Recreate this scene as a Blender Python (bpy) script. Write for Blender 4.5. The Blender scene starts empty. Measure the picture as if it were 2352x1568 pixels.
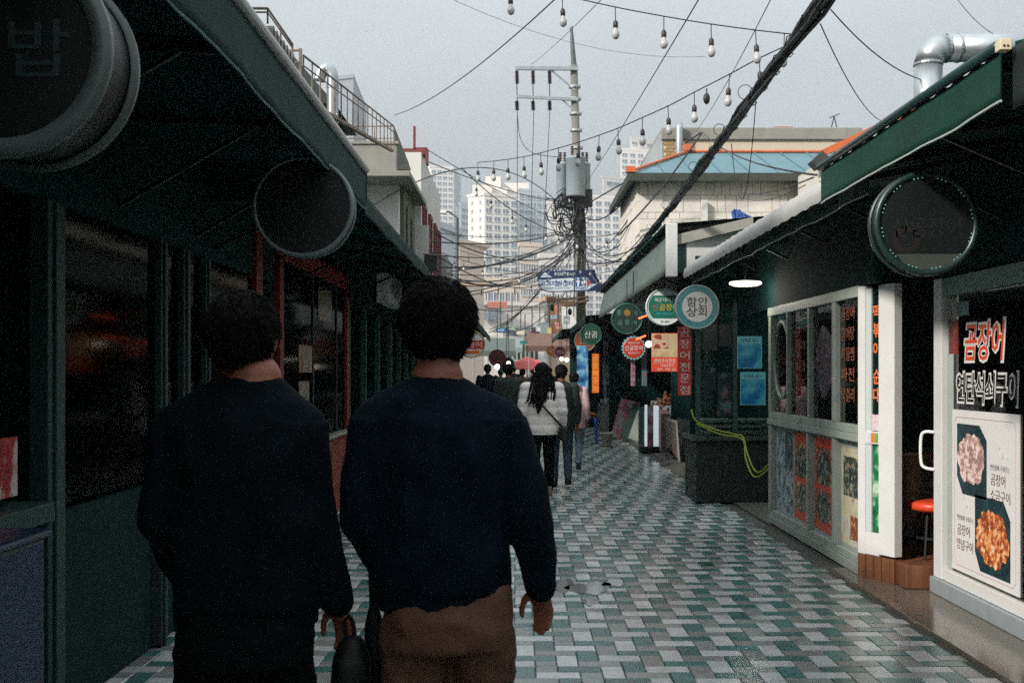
import bpy, bmesh, math, random
from mathutils import Vector, Matrix, noise as mnoise
random.seed(7)
R = math.radians
scene = bpy.context.scene
col = scene.collection

# ------------------------------------------------------------------ camera
F, CX, CY, H = 2613.0, 1190.0, 855.0, 1.5      # focal length and vanishing point in pixels of a 2352 px wide picture
cd = bpy.data.cameras.new('camera'); cam = bpy.data.objects.new('camera', cd); col.objects.link(cam)
cam.location = (0, 0, H); cam.rotation_euler = (R(90), 0, 0)
cd.sensor_width = 36.0; cd.lens = F / 2352 * 36
cd.shift_x = (1176 - CX) / 2352; cd.shift_y = (CY - 784) / 2352
cd.clip_start = 0.05; cd.clip_end = 3000
cd.dof.use_dof = True; cd.dof.focus_distance = 9.0; cd.dof.aperture_fstop = 9.0
scene.camera = cam

# ------------------------------------------------------------------ sky, sun, exposure
SUN = Vector((-1.0, -0.85, 0.80)).normalized()          # towards the sun
w = bpy.data.worlds.new('World'); scene.world = w; w.use_nodes = True
nt = w.node_tree; N = nt.nodes; L = nt.links; N.clear()
out = N.new('ShaderNodeOutputWorld'); bg = N.new('ShaderNodeBackground')
sky = N.new('ShaderNodeTexSky'); sky.sky_type = 'NISHITA'; sky.sun_disc = False
sky.sun_elevation = math.asin(SUN.z); sky.sun_rotation = math.atan2(SUN.x, SUN.y)
sky.dust_density = 4.0; sky.air_density = 1.0
tc = N.new('ShaderNodeTexCoord'); sep = N.new('ShaderNodeSeparateXYZ'); L.new(tc.outputs['Generated'], sep.inputs[0])
ovc = N.new('ShaderNodeMapRange'); L.new(sep.outputs['Z'], ovc.inputs[0])     # thin overcast: zenith brighter than the horizon
ovc.inputs[1].default_value = 0; ovc.inputs[2].default_value = 1; ovc.inputs[3].default_value = 1.75; ovc.inputs[4].default_value = 9.4
cl = N.new('ShaderNodeTexNoise'); cl.inputs['Scale'].default_value = 2.2; cl.inputs['Detail'].default_value = 5
mpc = N.new('ShaderNodeMapping'); mpc.inputs['Scale'].default_value = (1, 1, 2.5); L.new(tc.outputs['Generated'], mpc.inputs[0]); L.new(mpc.outputs[0], cl.inputs[0])
cm = N.new('ShaderNodeMapRange'); L.new(cl.outputs['Fac'], cm.inputs[0]); cm.inputs[1].default_value = .25; cm.inputs[2].default_value = .75; cm.inputs[3].default_value = .9; cm.inputs[4].default_value = 1.1
mu = N.new('ShaderNodeMath'); mu.operation = 'MULTIPLY'; L.new(ovc.outputs[0], mu.inputs[0]); L.new(cm.outputs[0], mu.inputs[1])
ov = N.new('ShaderNodeVectorMath'); ov.operation = 'SCALE'; ov.inputs[0].default_value = (.905, .965, 1.0); L.new(mu.outputs[0], ov.inputs['Scale'])
mx = N.new('ShaderNodeMix'); mx.data_type = 'RGBA'; mx.inputs[0].default_value = .94
L.new(sky.outputs[0], mx.inputs[6]); L.new(ov.outputs[0], mx.inputs[7]); L.new(mx.outputs[2], bg.inputs[0])
bg.inputs[1].default_value = 0.10
L.new(bg.outputs[0], out.inputs[0])
sd = bpy.data.lights.new('sun', 'SUN'); sd.energy = 2.4; sd.angle = R(5); sd.color = (1, .95, .88)
so = bpy.data.objects.new('sun', sd); col.objects.link(so); so.location = (-20, -10, 30)
so.rotation_euler = SUN.to_track_quat('Z', 'Y').to_euler()
vs = scene.view_settings; vs.view_transform = 'Standard'; vs.look = 'None'; vs.gamma = 1; vs.use_curve_mapping = False
vs.exposure = 0.85
HAZE = 0.0007
scene.cycles.use_denoising = False; scene.cycles.sample_clamp_indirect = .6; scene.cycles.adaptive_threshold = .025
scene.cycles.max_bounces = 6; scene.cycles.caustics_reflective = False; scene.cycles.caustics_refractive = False

# ------------------------------------------------------------------ helpers
def P(px, py, Y): return Vector(((px - CX) / F * Y, Y, H + (CY - py) / F * Y))
def PX(px, py, X): return P(px, py, X * F / (px - CX))
def PZ(px, py, z=0.0): return P(px, py, (z - H) * F / (CY - py))
def C(h):
    v = [int(h[i:i + 2], 16) / 255 for i in (0, 2, 4)]
    return tuple(c / 12.92 if c <= .04045 else ((c + .055) / 1.055) ** 2.4 for c in v)
ORD = {}
def mat(name, color, rough=.6, spec=.5, metal=0.0, nz=None, bump=None, emit=None, rnd=0.0, stain=None, aniso=(1, 1, 1), world=False, rvar=0.0):
    """procedural Principled material; nz=(scale, amount) tonal variation, bump=(scale, strength), stain=(scale, colour, threshold)"""
    if name in ORD: return ORD[name]
    m = bpy.data.materials.new(name); m.use_nodes = True; t = m.node_tree; b = t.nodes['Principled BSDF']
    color = tuple(color)[:3]
    b.inputs['Base Color'].default_value = (*color, 1); b.inputs['Roughness'].default_value = rough
    b.inputs['Specular IOR Level'].default_value = spec; b.inputs['Metallic'].default_value = metal
    tcn = t.nodes.new('ShaderNodeTexCoord'); mp = t.nodes.new('ShaderNodeMapping'); csrc = t.nodes.new('ShaderNodeNewGeometry').outputs['Position'] if world else tcn.outputs['Object']; t.links.new(csrc, mp.inputs[0])
    mp.inputs['Scale'].default_value = aniso
    src = None
    if nz or rnd:
        val = None
        if nz:
            n = t.nodes.new('ShaderNodeTexNoise'); n.inputs['Scale'].default_value = nz[0]; n.inputs['Detail'].default_value = 6; n.inputs['Roughness'].default_value = .65
            t.links.new(mp.outputs[0], n.inputs[0])
            r = t.nodes.new('ShaderNodeMapRange'); r.inputs[1].default_value = .3; r.inputs[2].default_value = .7
            r.inputs[3].default_value = 1 - nz[1]; r.inputs[4].default_value = 1 + nz[1]; t.links.new(n.outputs['Fac'], r.inputs[0]); val = r.outputs[0]
        if rnd:
            gi = t.nodes.new('ShaderNodeNewGeometry'); oi = t.nodes.new('ShaderNodeObjectInfo')
            ad = t.nodes.new('ShaderNodeMath'); ad.operation = 'ADD'; t.links.new(gi.outputs['Random Per Island'], ad.inputs[0]); t.links.new(oi.outputs['Random'], ad.inputs[1])
            fr = t.nodes.new('ShaderNodeMath'); fr.operation = 'FRACT'; t.links.new(ad.outputs[0], fr.inputs[0])
            r2 = t.nodes.new('ShaderNodeMapRange'); r2.inputs[3].default_value = 1 - rnd; r2.inputs[4].default_value = 1 + rnd; t.links.new(fr.outputs[0], r2.inputs[0])
            if val:
                m2 = t.nodes.new('ShaderNodeMath'); m2.operation = 'MULTIPLY'; t.links.new(val, m2.inputs[0]); t.links.new(r2.outputs[0], m2.inputs[1]); val = m2.outputs[0]
            else: val = r2.outputs[0]
        sc = t.nodes.new('ShaderNodeVectorMath'); sc.operation = 'SCALE'; sc.inputs[0].default_value = color; t.links.new(val, sc.inputs['Scale']); src = sc.outputs[0]
    if stain:
        n = t.nodes.new('ShaderNodeTexNoise'); n.inputs['Scale'].default_value = stain[0]; n.inputs['Detail'].default_value = 7; n.inputs['Roughness'].default_value = .7
        mp2 = t.nodes.new('ShaderNodeMapping'); mp2.inputs['Scale'].default_value = stain[3] if len(stain) > 3 else (1, 1, 1); t.links.new(csrc, mp2.inputs[0]); t.links.new(mp2.outputs[0], n.inputs[0])
        r = t.nodes.new('ShaderNodeMapRange'); r.inputs[1].default_value = stain[2]; r.inputs[2].default_value = stain[2] + .16; t.links.new(n.outputs['Fac'], r.inputs[0])
        mi = t.nodes.new('ShaderNodeMix'); mi.data_type = 'RGBA'; t.links.new(r.outputs[0], mi.inputs[0])
        if src: t.links.new(src, mi.inputs[6])
        else: mi.inputs[6].default_value = (*color, 1)
        mi.inputs[7].default_value = (*stain[1], 1); src = mi.outputs[2]
    if src: t.links.new(src, b.inputs['Base Color'])
    if bump:
        n = t.nodes.new('ShaderNodeTexNoise'); n.inputs['Scale'].default_value = bump[0]; n.inputs['Detail'].default_value = 5
        t.links.new(mp.outputs[0], n.inputs[0]); bp = t.nodes.new('ShaderNodeBump'); bp.inputs['Strength'].default_value = bump[1]; bp.inputs['Distance'].default_value = .01
        t.links.new(n.outputs['Fac'], bp.inputs['Height']); t.links.new(bp.outputs[0], b.inputs['Normal'])
    if rvar:
        n = t.nodes.new('ShaderNodeTexNoise'); n.inputs['Scale'].default_value = 1.3; n.inputs['Detail'].default_value = 4; t.links.new(csrc, n.inputs[0])
        r = t.nodes.new('ShaderNodeMapRange'); r.inputs[1].default_value = .35; r.inputs[2].default_value = .65; r.inputs[3].default_value = rough - rvar; r.inputs[4].default_value = rough + rvar; t.links.new(n.outputs['Fac'], r.inputs[0]); t.links.new(r.outputs[0], b.inputs['Roughness'])
    if emit:
        b.inputs['Emission Color'].default_value = (*emit[0], 1); b.inputs['Emission Strength'].default_value = emit[1]
    ORD[name] = m
    return m
def printmat(name, stops, scale=9, rough=.35, voro=True, detail=4.0):
    """flat colour print: a cellular picture in a few inks"""
    m = bpy.data.materials.new(name); m.use_nodes = True; t = m.node_tree; b = t.nodes['Principled BSDF']; b.inputs['Roughness'].default_value = rough
    tcn = t.nodes.new('ShaderNodeTexCoord')
    nn = t.nodes.new('ShaderNodeTexNoise'); nn.inputs['Scale'].default_value = scale * 1.6; nn.inputs['Detail'].default_value = detail; t.links.new(tcn.outputs['Object'], nn.inputs[0])
    if voro:
        v = t.nodes.new('ShaderNodeTexVoronoi'); v.inputs['Scale'].default_value = scale * 2.2; v.feature = 'F1'
        mixv = t.nodes.new('ShaderNodeMix'); mixv.data_type = 'VECTOR'; mixv.inputs[0].default_value = .12
        t.links.new(tcn.outputs['Object'], mixv.inputs[4]); t.links.new(nn.outputs['Color'], mixv.inputs[5]); t.links.new(mixv.outputs[1], v.inputs[0])
        sm = t.nodes.new('ShaderNodeSeparateColor'); t.links.new(v.outputs['Color'], sm.inputs[0])
        a = t.nodes.new('ShaderNodeMath'); a.operation = 'MULTIPLY_ADD'; t.links.new(sm.outputs[0], a.inputs[0]); a.inputs[1].default_value = .55
        t.links.new(nn.outputs['Fac'], a.inputs[2]); fac = a.outputs[0]
        s2 = t.nodes.new('ShaderNodeMath'); s2.operation = 'SUBTRACT'; t.links.new(fac, s2.inputs[0]); t.links.new(v.outputs['Distance'], s2.inputs[1]); fac = s2.outputs[0]
    else: fac = nn.outputs['Fac']
    cr = t.nodes.new('ShaderNodeValToRGB'); e = cr.color_ramp.elements
    while len(e) > 1: e.remove(e[-1])
    e[0].position = stops[0][0]; e[0].color = (*stops[0][1], 1)
    for p, c in stops[1:]: k = e.new(p); k.color = (*c, 1)
    t.links.new(fac, cr.inputs[0]); t.links.new(cr.outputs[0], b.inputs['Base Color'])
    return m
def glassmat(name, tint=(1, 1, 1), rough=.03, gloss=1.0):
    m = bpy.data.materials.new(name); m.use_nodes = True; t = m.node_tree; t.nodes.clear()
    o = t.nodes.new('ShaderNodeOutputMaterial'); tr = t.nodes.new('ShaderNodeBsdfTransparent'); tr.inputs[0].default_value = (*tint, 1)
    g = t.nodes.new('ShaderNodeBsdfGlossy'); g.inputs['Roughness'].default_value = rough; g.inputs['Color'].default_value = (gloss, gloss, gloss, 1)
    fr = t.nodes.new('ShaderNodeFresnel'); fr.inputs[0].default_value = 1.5; mi = t.nodes.new('ShaderNodeMixShader')
    t.links.new(fr.outputs[0], mi.inputs[0]); t.links.new(tr.outputs[0], mi.inputs[1]); t.links.new(g.outputs[0], mi.inputs[2]); t.links.new(mi.outputs[0], o.inputs[0])
    return m

class MB:
    def __init__(s): s.v = []; s.f = []; s.m = []; s.mi = 0
    def add(s, vs, fs):
        o = len(s.v); s.v += [Vector(x) for x in vs]; s.f += [tuple(i + o for i in q) for q in fs]; s.m += [s.mi] * len(fs); return s
    def box(s, x0, x1, y0, y1, z0, z1, M=None):
        vs = [Vector((x, y, z)) for z in (z0, z1) for y in (y0, y1) for x in (x0, x1)]
        if M is not None: vs = [M @ v for v in vs]
        return s.add(vs, [(0, 2, 3, 1), (4, 5, 7, 6), (0, 1, 5, 4), (2, 6, 7, 3), (0, 4, 6, 2), (1, 3, 7, 5)])
    def bar(s, a, b, wd, ht, up=(0, 0, 1)):
        a = Vector(a); b = Vector(b); d = (b - a).normalized(); up = Vector(up)
        if abs(d.dot(up)) > .98: up = Vector((0, 1, 0))
        x = d.cross(up).normalized(); z = x.cross(d); vs = []
        for p in (a, b):
            for i, j in ((-1, -1), (1, -1), (1, 1), (-1, 1)): vs.append(p + x * i * wd / 2 + z * j * ht / 2)
        return s.add(vs, [(0, 1, 2, 3), (7, 6, 5, 4), (0, 4, 5, 1), (1, 5, 6, 2), (2, 6, 7, 3), (3, 7, 4, 0)])
    def tube(s, pts, r, n=6, cap=True):
        pts = [Vector(p) for p in pts]; k = len(pts); rs = r if isinstance(r, (list, tuple)) else [r] * k
        vs = []; x = None
        for i in range(k):
            d = (pts[min(i + 1, k - 1)] - pts[max(i - 1, 0)]).normalized()
            if x is None:
                u = Vector((0, 0, 1)) if abs(d.z) < .9 else Vector((1, 0, 0)); x = d.cross(u).normalized()
            else:
                x = (x - d * x.dot(d)); x = x.normalized() if x.length > 1e-6 else d.orthogonal().normalized()
            y = d.cross(x)
            for j in range(n): a = 2 * math.pi * j / n; vs.append(pts[i] + (x * math.cos(a) + y * math.sin(a)) * rs[i])
        fs = [(i * n + j, i * n + (j + 1) % n, (i + 1) * n + (j + 1) % n, (i + 1) * n + j) for i in range(k - 1) for j in range(n)]
        if cap: fs += [tuple(range(n - 1, -1, -1)), tuple((k - 1) * n + j for j in range(n))]
        return s.add(vs, fs)
    def cyl(s, a, b, r, r2=None, n=20): return s.tube([a, b], [r, r if r2 is None else r2], n)
    def lathe(s, prof, M=None, n=24):
        """prof: (radius, height) pairs about local Z"""
        vs = []; k = len(prof)
        for r_, z in prof:
            for j in range(n): a = 2 * math.pi * j / n; vs.append(Vector((r_ * math.cos(a), r_ * math.sin(a), z)))
        if M is not None: vs = [M @ v for v in vs]
        fs = [(i * n + j, i * n + (j + 1) % n, (i + 1) * n + (j + 1) % n, (i + 1) * n + j) for i in range(k - 1) for j in range(n)]
        return s.add(vs, fs)
    def prism(s, poly, d0, d1, M):
        """poly in local x,y; extruded along local z from d0 to d1"""
        n = len(poly); vs = [M @ Vector((x, y, d0)) for x, y in poly] + [M @ Vector((x, y, d1)) for x, y in poly]
        return s.add(vs, [tuple(range(n - 1, -1, -1)), tuple(range(n, 2 * n))] + [(i, (i + 1) % n, n + (i + 1) % n, n + i) for i in range(n)])
    def quad(s, a, b, c, d): return s.add([a, b, c, d], [(0, 1, 2, 3)])
    def sphere(s, c, r, n=12, k=8):
        c = Vector(c); r = Vector((r, r, r)) if not isinstance(r, (Vector, tuple, list)) else Vector(r)
        vs = []; 
        for i in range(k + 1):
            ph = math.pi * i / k
            for j in range(n):
                a = 2 * math.pi * j / n; vs.append(c + Vector((r.x * math.sin(ph) * math.cos(a), r.y * math.sin(ph) * math.sin(a), r.z * math.cos(ph))))
        return s.add(vs, [(i * n + j, (i + 1) * n + j, (i + 1) * n + (j + 1) % n, i * n + (j + 1) % n) for i in range(k) for j in range(n)])
    def mesh(s, name, mats, off=Vector((0, 0, 0)), smooth=False):
        me = bpy.data.meshes.new(name); me.from_pydata([v - off for v in s.v], [], s.f)
        for m in (mats if isinstance(mats, (list, tuple)) else [mats]): me.materials.append(m)
        if any(s.m): me.polygons.foreach_set('material_index', s.m)
        if smooth: me.polygons.foreach_set('use_smooth', [True] * len(me.polygons))
        me.validate(); me.update()
        return me
    def build(s, name, mats, parent=None, smooth=False, bevel=0, **kw):
        if parent is None:
            lo = Vector((min(v.x for v in s.v), min(v.y for v in s.v), min(v.z for v in s.v))); hi = Vector((max(v.x for v in s.v), max(v.y for v in s.v), 0))
            off = Vector(((lo.x + hi.x) / 2, (lo.y + hi.y) / 2, lo.z))
        else: off = rootloc(parent)
        me = s.mesh(name, mats, off, smooth); o = bpy.data.objects.new(name, me); col.objects.link(o)
        if parent is None: o.location = off
        else: o.parent = parent
        if bevel:
            bv = o.modifiers.new('bevel', 'BEVEL'); bv.width = bevel; bv.segments = 2; bv.limit_method = 'ANGLE'; bv.angle_limit = R(40)
        if kw: tag(o, **kw)
        return o
def rootloc(o):
    while o.parent is not None: o = o.parent
    return o.location.copy()
def tag(o, label=None, cat=None, group=None, kind=None):
    if label: o['label'] = label
    if cat: o['category'] = cat
    if group: o['group'] = group
    if kind: o['kind'] = kind
    return o
def thing(name, label, cat, loc, group=None):
    o = bpy.data.objects.new(name, None); col.objects.link(o); o.location = Vector(loc); o.empty_display_size = .2
    return tag(o, label, cat, group)
def inst(me, name, loc, parent, rot=None, scale=None):
    """another object on shared mesh data, placed in world coordinates under its thing"""
    o = bpy.data.objects.new(name, me); col.objects.link(o); o.parent = parent
    o.location = Vector(loc) - rootloc(parent)
    if rot is not None: o.rotation_euler = rot
    if scale is not None: o.scale = scale
    return o
def frame_m(o, xdir, ydir):
    x = Vector(xdir).normalized(); y = Vector(ydir).normalized(); z = x.cross(y)
    return Matrix(((x.x, y.x, z.x, o[0]), (x.y, y.y, z.y, o[1]), (x.z, y.z, z.z, o[2]), (0, 0, 0, 1)))
work = bpy.data.scenes.new('workbench')       # empty scratch scene: evaluates lettering and fused bodies quickly
def evalmesh(o):
    work.collection.objects.link(o)
    with bpy.context.temp_override(scene=work, view_layer=work.view_layers[0]):
        dg = bpy.context.evaluated_depsgraph_get(); dg.update(); me = bpy.data.meshes.new_from_object(o.evaluated_get(dg))
    bpy.data.objects.remove(o); return me
def text(s, M, height, m, parent, name='lettering', width=None, depth=.002, offset=0.0, lift=0.0, spacing=1.0, shear=0.0):
    """lettering as a mesh, centred at the origin of M, facing M's +z; fitted to height (and width)"""
    cu = bpy.data.curves.new(name, 'FONT'); cu.body = s; cu.align_x = 'CENTER'; cu.align_y = 'CENTER'; cu.size = 1.0
    cu.extrude = .0001; cu.offset = offset; cu.resolution_u = 2; cu.space_character = spacing; cu.shear = shear; cu.space_line = .95
    tmp = bpy.data.objects.new('tmp', cu); me = evalmesh(tmp); bpy.data.curves.remove(cu)
    xs = [v.co.x for v in me.vertices]; ys = [v.co.y for v in me.vertices]
    if not xs: return None
    cx, cy = (min(xs) + max(xs)) / 2, (min(ys) + max(ys)) / 2; hh = max(ys) - min(ys); ww = max(xs) - min(xs)
    sy = height / hh; sx = width / ww if width else sy
    off = rootloc(parent)
    for v in me.vertices:
        z = lift + (depth if v.co.z > 0 else 0)
        v.co = M @ Vector(((v.co.x - cx) * sx, (v.co.y - cy) * sy, z)) - off
    me.materials.clear(); me.materials.append(m); me.name = name
    o = bpy.data.objects.new(name, me); col.objects.link(o); o.parent = parent
    return o
def sagline(a, b, sag, n=24): 
    a = Vector(a); b = Vector(b)
    return [a.lerp(b, i / n) - Vector((0, 0, sag * 4 * (i / n) * (1 - i / n))) for i in range(n + 1)]
def smoothpath(pts, k=6):
    pts = [Vector(p) for p in pts]; q = [pts[0] * 2 - pts[1]] + pts + [pts[-1] * 2 - pts[-2]]; o = []
    for i in range(1, len(q) - 2):
        for j in range(k):
            t = j / k; a, b, c, d = q[i - 1:i + 3]
            o.append(.5 * ((2 * b) + (c - a) * t + (2 * a - 5 * b + 4 * c - d) * t * t + (3 * b - a - 3 * c + d) * t ** 3))
    return o + [pts[-1]]

# ------------------------------------------------------------------ materials
M_ = {}
M_['white_alu'] = mat('white_aluminium', C('d6d5d2'), .45, nz=(3, .06), stain=(2.2, C('a8a296'), .66))
M_['grey_alu'] = mat('grey_aluminium', C('9aa39a'), .4, nz=(4, .08), metal=.3)
M_['black'] = mat('black_plastic', C('17191a'), .5)
M_['rubber'] = mat('cable_rubber', C('14181a'), .55)
M_['wire'] = mat('wire', C('2b2d30'), .6)
M_['rust'] = mat('rusty_steel', C('86766c'), .8, nz=(9, .3), stain=(6, C('4a3026'), .5))
M_['steel'] = mat('galvanised_steel', C('b4babd'), .38, metal=.75, nz=(5, .12), bump=(30, .05))
M_['green_tarp'] = mat('green_tarpaulin', C('0a382c'), .65, spec=.3, nz=(2.5, .22), bump=(7, .25), stain=(5, C('234a40'), .62, (.4, 2.2, .25)))
M_['teal_tarp'] = mat('teal_tarpaulin', C('05302c'), .75, spec=.2, nz=(2, .3), bump=(6, .3), stain=(3.2, C('386466'), .64, (.3, 5, .18)))
M_['dark_tarp'] = mat('dark_green_tarpaulin', C('042b27'), .8, spec=.3, nz=(1.5, .25))
M_['dark_sheet'] = mat('dark_roofing_sheet', C('032f2d'), .9, spec=.2, nz=(2, .25))
M_['grey_sheet'] = mat('grey_roofing_sheet', C('5d6a66'), .6, nz=(1.2, .2), stain=(2.5, C('3f4c4a'), .55))
M_['pale_sheet'] = mat('pale_metal_sheet', C('b9b9b6'), .5, nz=(2, .12), stain=(3, C('8a8680'), .6, (1, .5, 3)))
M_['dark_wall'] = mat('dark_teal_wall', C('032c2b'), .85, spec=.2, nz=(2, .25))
M_['dark_frame'] = mat('grey_green_frame', C('1f3a36'), .6, nz=(4, .15))
M_['red_paint'] = mat('red_frame_paint', C('7a2a1e'), .5, nz=(5, .2), stain=(7, C('4c1d16'), .62))
M_['concrete'] = mat('concrete', C('8f8d84'), .85, nz=(1.5, .15), bump=(20, .2), stain=(1.6, C('6a6a58'), .55, (1, 1, .35)))
M_['plaster'] = mat('white_plaster', C('cfcfca'), .85, nz=(.9, .06), stain=(1.1, C('8f8f86'), .62, (1, 1, .3)))
M_['beige'] = mat('beige_plaster', C('cabca6'), .85, nz=(.6, .08), stain=(.9, C('a39784'), .6, (1, 1, .4)))
M_['cladding'] = mat('stone_cladding', C('dcd6cc'), .75, nz=(2, .06), rnd=.05, bump=(25, .15))
M_['orange'] = mat('orange_trim', C('c8683c'), .5, nz=(4, .15))
M_['blue_roof'] = mat('blue_metal_roof', C('517680'), .5, nz=(1.2, .15), stain=(2, C('7b99a0'), .58))
M_['wood'] = mat('varnished_wood', C('6d4630'), .45, nz=(3, .35), aniso=(6, 6, .6), bump=(20, .1))
M_['glass'] = glassmat('glass', (.88, .95, .92))
M_['pane_far'] = mat('far_window_glass', C('77838f'), .3, spec=.5)
M_['cab'] = mat('cabinet_frame', C('949d94'), .5, nz=(4, .12), stain=(3, C('6c756c'), .6))
M_['dusty'] = glassmat('dimmed_reflection_glass', (.6, .72, .7), .08, .22)  # tint and gloss colour darkened so the left panes barely reflect
M_['white'] = mat('white_vinyl', C('e2e0dc'), .4, nz=(4, .03))
M_['redv'] = mat('red_vinyl', C('c8321f'), .4, nz=(3, .06))
M_['blackv'] = mat('black_vinyl', C('121214'), .4)
M_['skin'] = mat('skin', C('8d5640'), .55, nz=(12, .12))
M_['hair'] = mat('black_hair', C('0a090a'), .7, spec=.1, nz=(30, .3))
# ------------------------------------------------------------------ ground
U = 0.1112
m_joint = mat('joint_sand', C('4c4f4a'), .7, nz=(8, .2))
m_pw = mat('paver_white', C('c9cdcc'), .19, rnd=.12, nz=(14, .12), bump=(120, .10), stain=(1.6, C('6d7472'), .55), world=True, rvar=.1)
m_pg = mat('paver_grey', C('8d938f'), .19, rnd=.15, nz=(16, .15), bump=(120, .12), stain=(1.6, C('50534e'), .55), world=True, rvar=.1)
m_pt = mat('paver_teal', C('487672'), .19, rnd=.18, nz=(16, .17), bump=(120, .12), stain=(1.6, C('2c4644'), .55), world=True, rvar=.1)
PM = [m_pw, m_pt, m_pg]
YE = 46.0
g = MB(); g.box(-60, 60, -30, 900, -.6, -.03); g.build('ground', mat('city_ground', C('6b6d6c'), .8, nz=(.2, .15)), kind='structure')
g = MB(); g.box(-2.2, 2.6, -2, YE, -.029, -.009); pavement = g.build('pavement', m_joint, kind='structure')
def paver_mb(mb, cx, cy, lx, ly, z=0.0, tx=0.0, ty=0.0):
    gx, gy, c = lx / 2 - .0022, ly / 2 - .0022, .004
    vs = []
    for (hx, hy, zz) in ((gx, gy, -.02), (gx, gy, -.004), (gx - c, gy - c, 0)):
        for sx, sy in ((-1, -1), (1, -1), (1, 1), (-1, 1)):
            vs.append(Vector((cx + sx * hx, cy + sy * hy, z + zz + tx * sx + ty * sy)))
    fs = [(0, 1, 5, 4), (1, 2, 6, 5), (2, 3, 7, 6), (3, 0, 4, 7), (4, 5, 9, 8), (5, 6, 10, 9), (6, 7, 11, 10), (7, 4, 8, 11), (8, 9, 10, 11)]
    mb.add(vs, fs)
rnd = random.Random(3)
OX, OY = .085 * 1.0345 - U, 5.405 * 1.0345      # left edge of column 0, near edge of row 0
PXE = 2.35
cand = []; rest = MB()
jr0, jr1 = int((0.2 - OY) / U), int((YE - .2 - OY) / U)
for j in range(jr0, jr1):
    for i in range(int((-2.15 - OX) / U), int((PXE - OX) / U) + 1):
        if (i - j - 1) % 4 == 0:
            m = (i - j - 1) // 4; c = (0, 1, 2)[(j - m) % 3]; cx, cy, lx, ly = OX + (i + 1) * U, OY + (j + .5) * U, 2 * U, U
        elif (i - j) % 4 == 0:
            m = (i - j) // 4; c = (1, 2, 0)[(j - m) % 3]; cx, cy, lx, ly = OX + (i + .5) * U, OY + (j + 1) * U, U, 2 * U
        else: continue
        if cx + lx / 2 > PXE + .02:
            if cx > PXE: continue
            d = cx + lx / 2 - PXE; lx -= d; cx -= d / 2
        px, py = CX + F * cx / cy, CY + F * H / cy
        cand.append((cx, cy, lx, ly, c, px, py))
vis = [q for q in cand if 1200 < q[5] < 2352 and q[6] < 1568 and abs(q[2] + q[3] - 3 * U) < .001 and not (q[5] < 1275 and q[6] < 1420)]
vis.sort(key=lambda q: q[1]); near = set(id(q) for q in vis[:298])
pmesh = []
for c in range(3):
    mb = MB(); paver_mb(mb, 0, 0, 2 * U, U); pmesh.append(mb.mesh('paver', PM[c]))
for q in cand:
    cx, cy, lx, ly, c, px, py = q
    z = rnd.uniform(-.0012, .0012)
    if id(q) in near:
        o = inst(pmesh[c], 'paver', (cx, cy, z), pavement, (rnd.gauss(0, .004), rnd.gauss(0, .004), R(90) if ly > lx else 0))
    else:
        rest.mi = c; paver_mb(rest, cx, cy, lx, ly, z, rnd.gauss(0, .0004), rnd.gauss(0, .0004))
o = rest.build('paver_field', PM, pavement); o['kind'] = 'stuff'
# polished granite apron and plinth in front of the right-hand shop
m_gran = mat('polished_granite', C('6a6258'), .16, nz=(60, .25), bump=(90, .03), stain=(2.5, C('4c4a46'), .6))
g = MB(); g.box(PXE + .006, 4.2, 2.0, 8.6, -.028, .028); g.build('granite_apron', m_gran, kind='structure', bevel=.004)
g = MB(); g.box(2.47, 6, 8.61, 46, -.028, .012); g.build('shop_floor', mat('shop_floor_concrete', C('55564f'), .5, nz=(3, .2)), kind='structure')
g = MB(); g.box(-6, -2.2, -2, 46, -.028, .012); g.build('shop_floor', ORD['shop_floor_concrete'], kind='structure')
# puddle
m_water = mat('puddle_water', (.2, .21, .21), .06, spec=.5)
g = MB(); c0 = PZ(1345, 1350)
def blobpoly(cx, cy, rx, ry, seed, n=40):
    r = random.Random(seed); ph = [r.uniform(0, 6.28) for _ in range(4)]
    return [(cx + rx * math.cos(a) * (1 + .22 * math.sin(2 * a + ph[0]) + .16 * math.sin(3 * a + ph[1]) + .1 * math.sin(7 * a + ph[2])),
             cy + ry * math.sin(a) * (1 + .22 * math.sin(2 * a + ph[0]) + .16 * math.sin(3 * a + ph[1]) + .1 * math.sin(7 * a + ph[2]))) for a in [2 * math.pi * k / n for k in range(n)]]
for dx, dy, rx, ry, sd_ in ((.03, 0, .13, .26, 1), (-.15, .1, .07, .22, 2), (.2, .16, .06, .13, 3), (-.02, -.5, .03, .1, 5)):
    pl = blobpoly(c0.x + dx, c0.y + dy, rx, ry, sd_)
    g.add([(x, y, .0032) for x, y in pl], [tuple(range(len(pl)))])
g.build('puddle', m_water, kind='structure')
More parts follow.
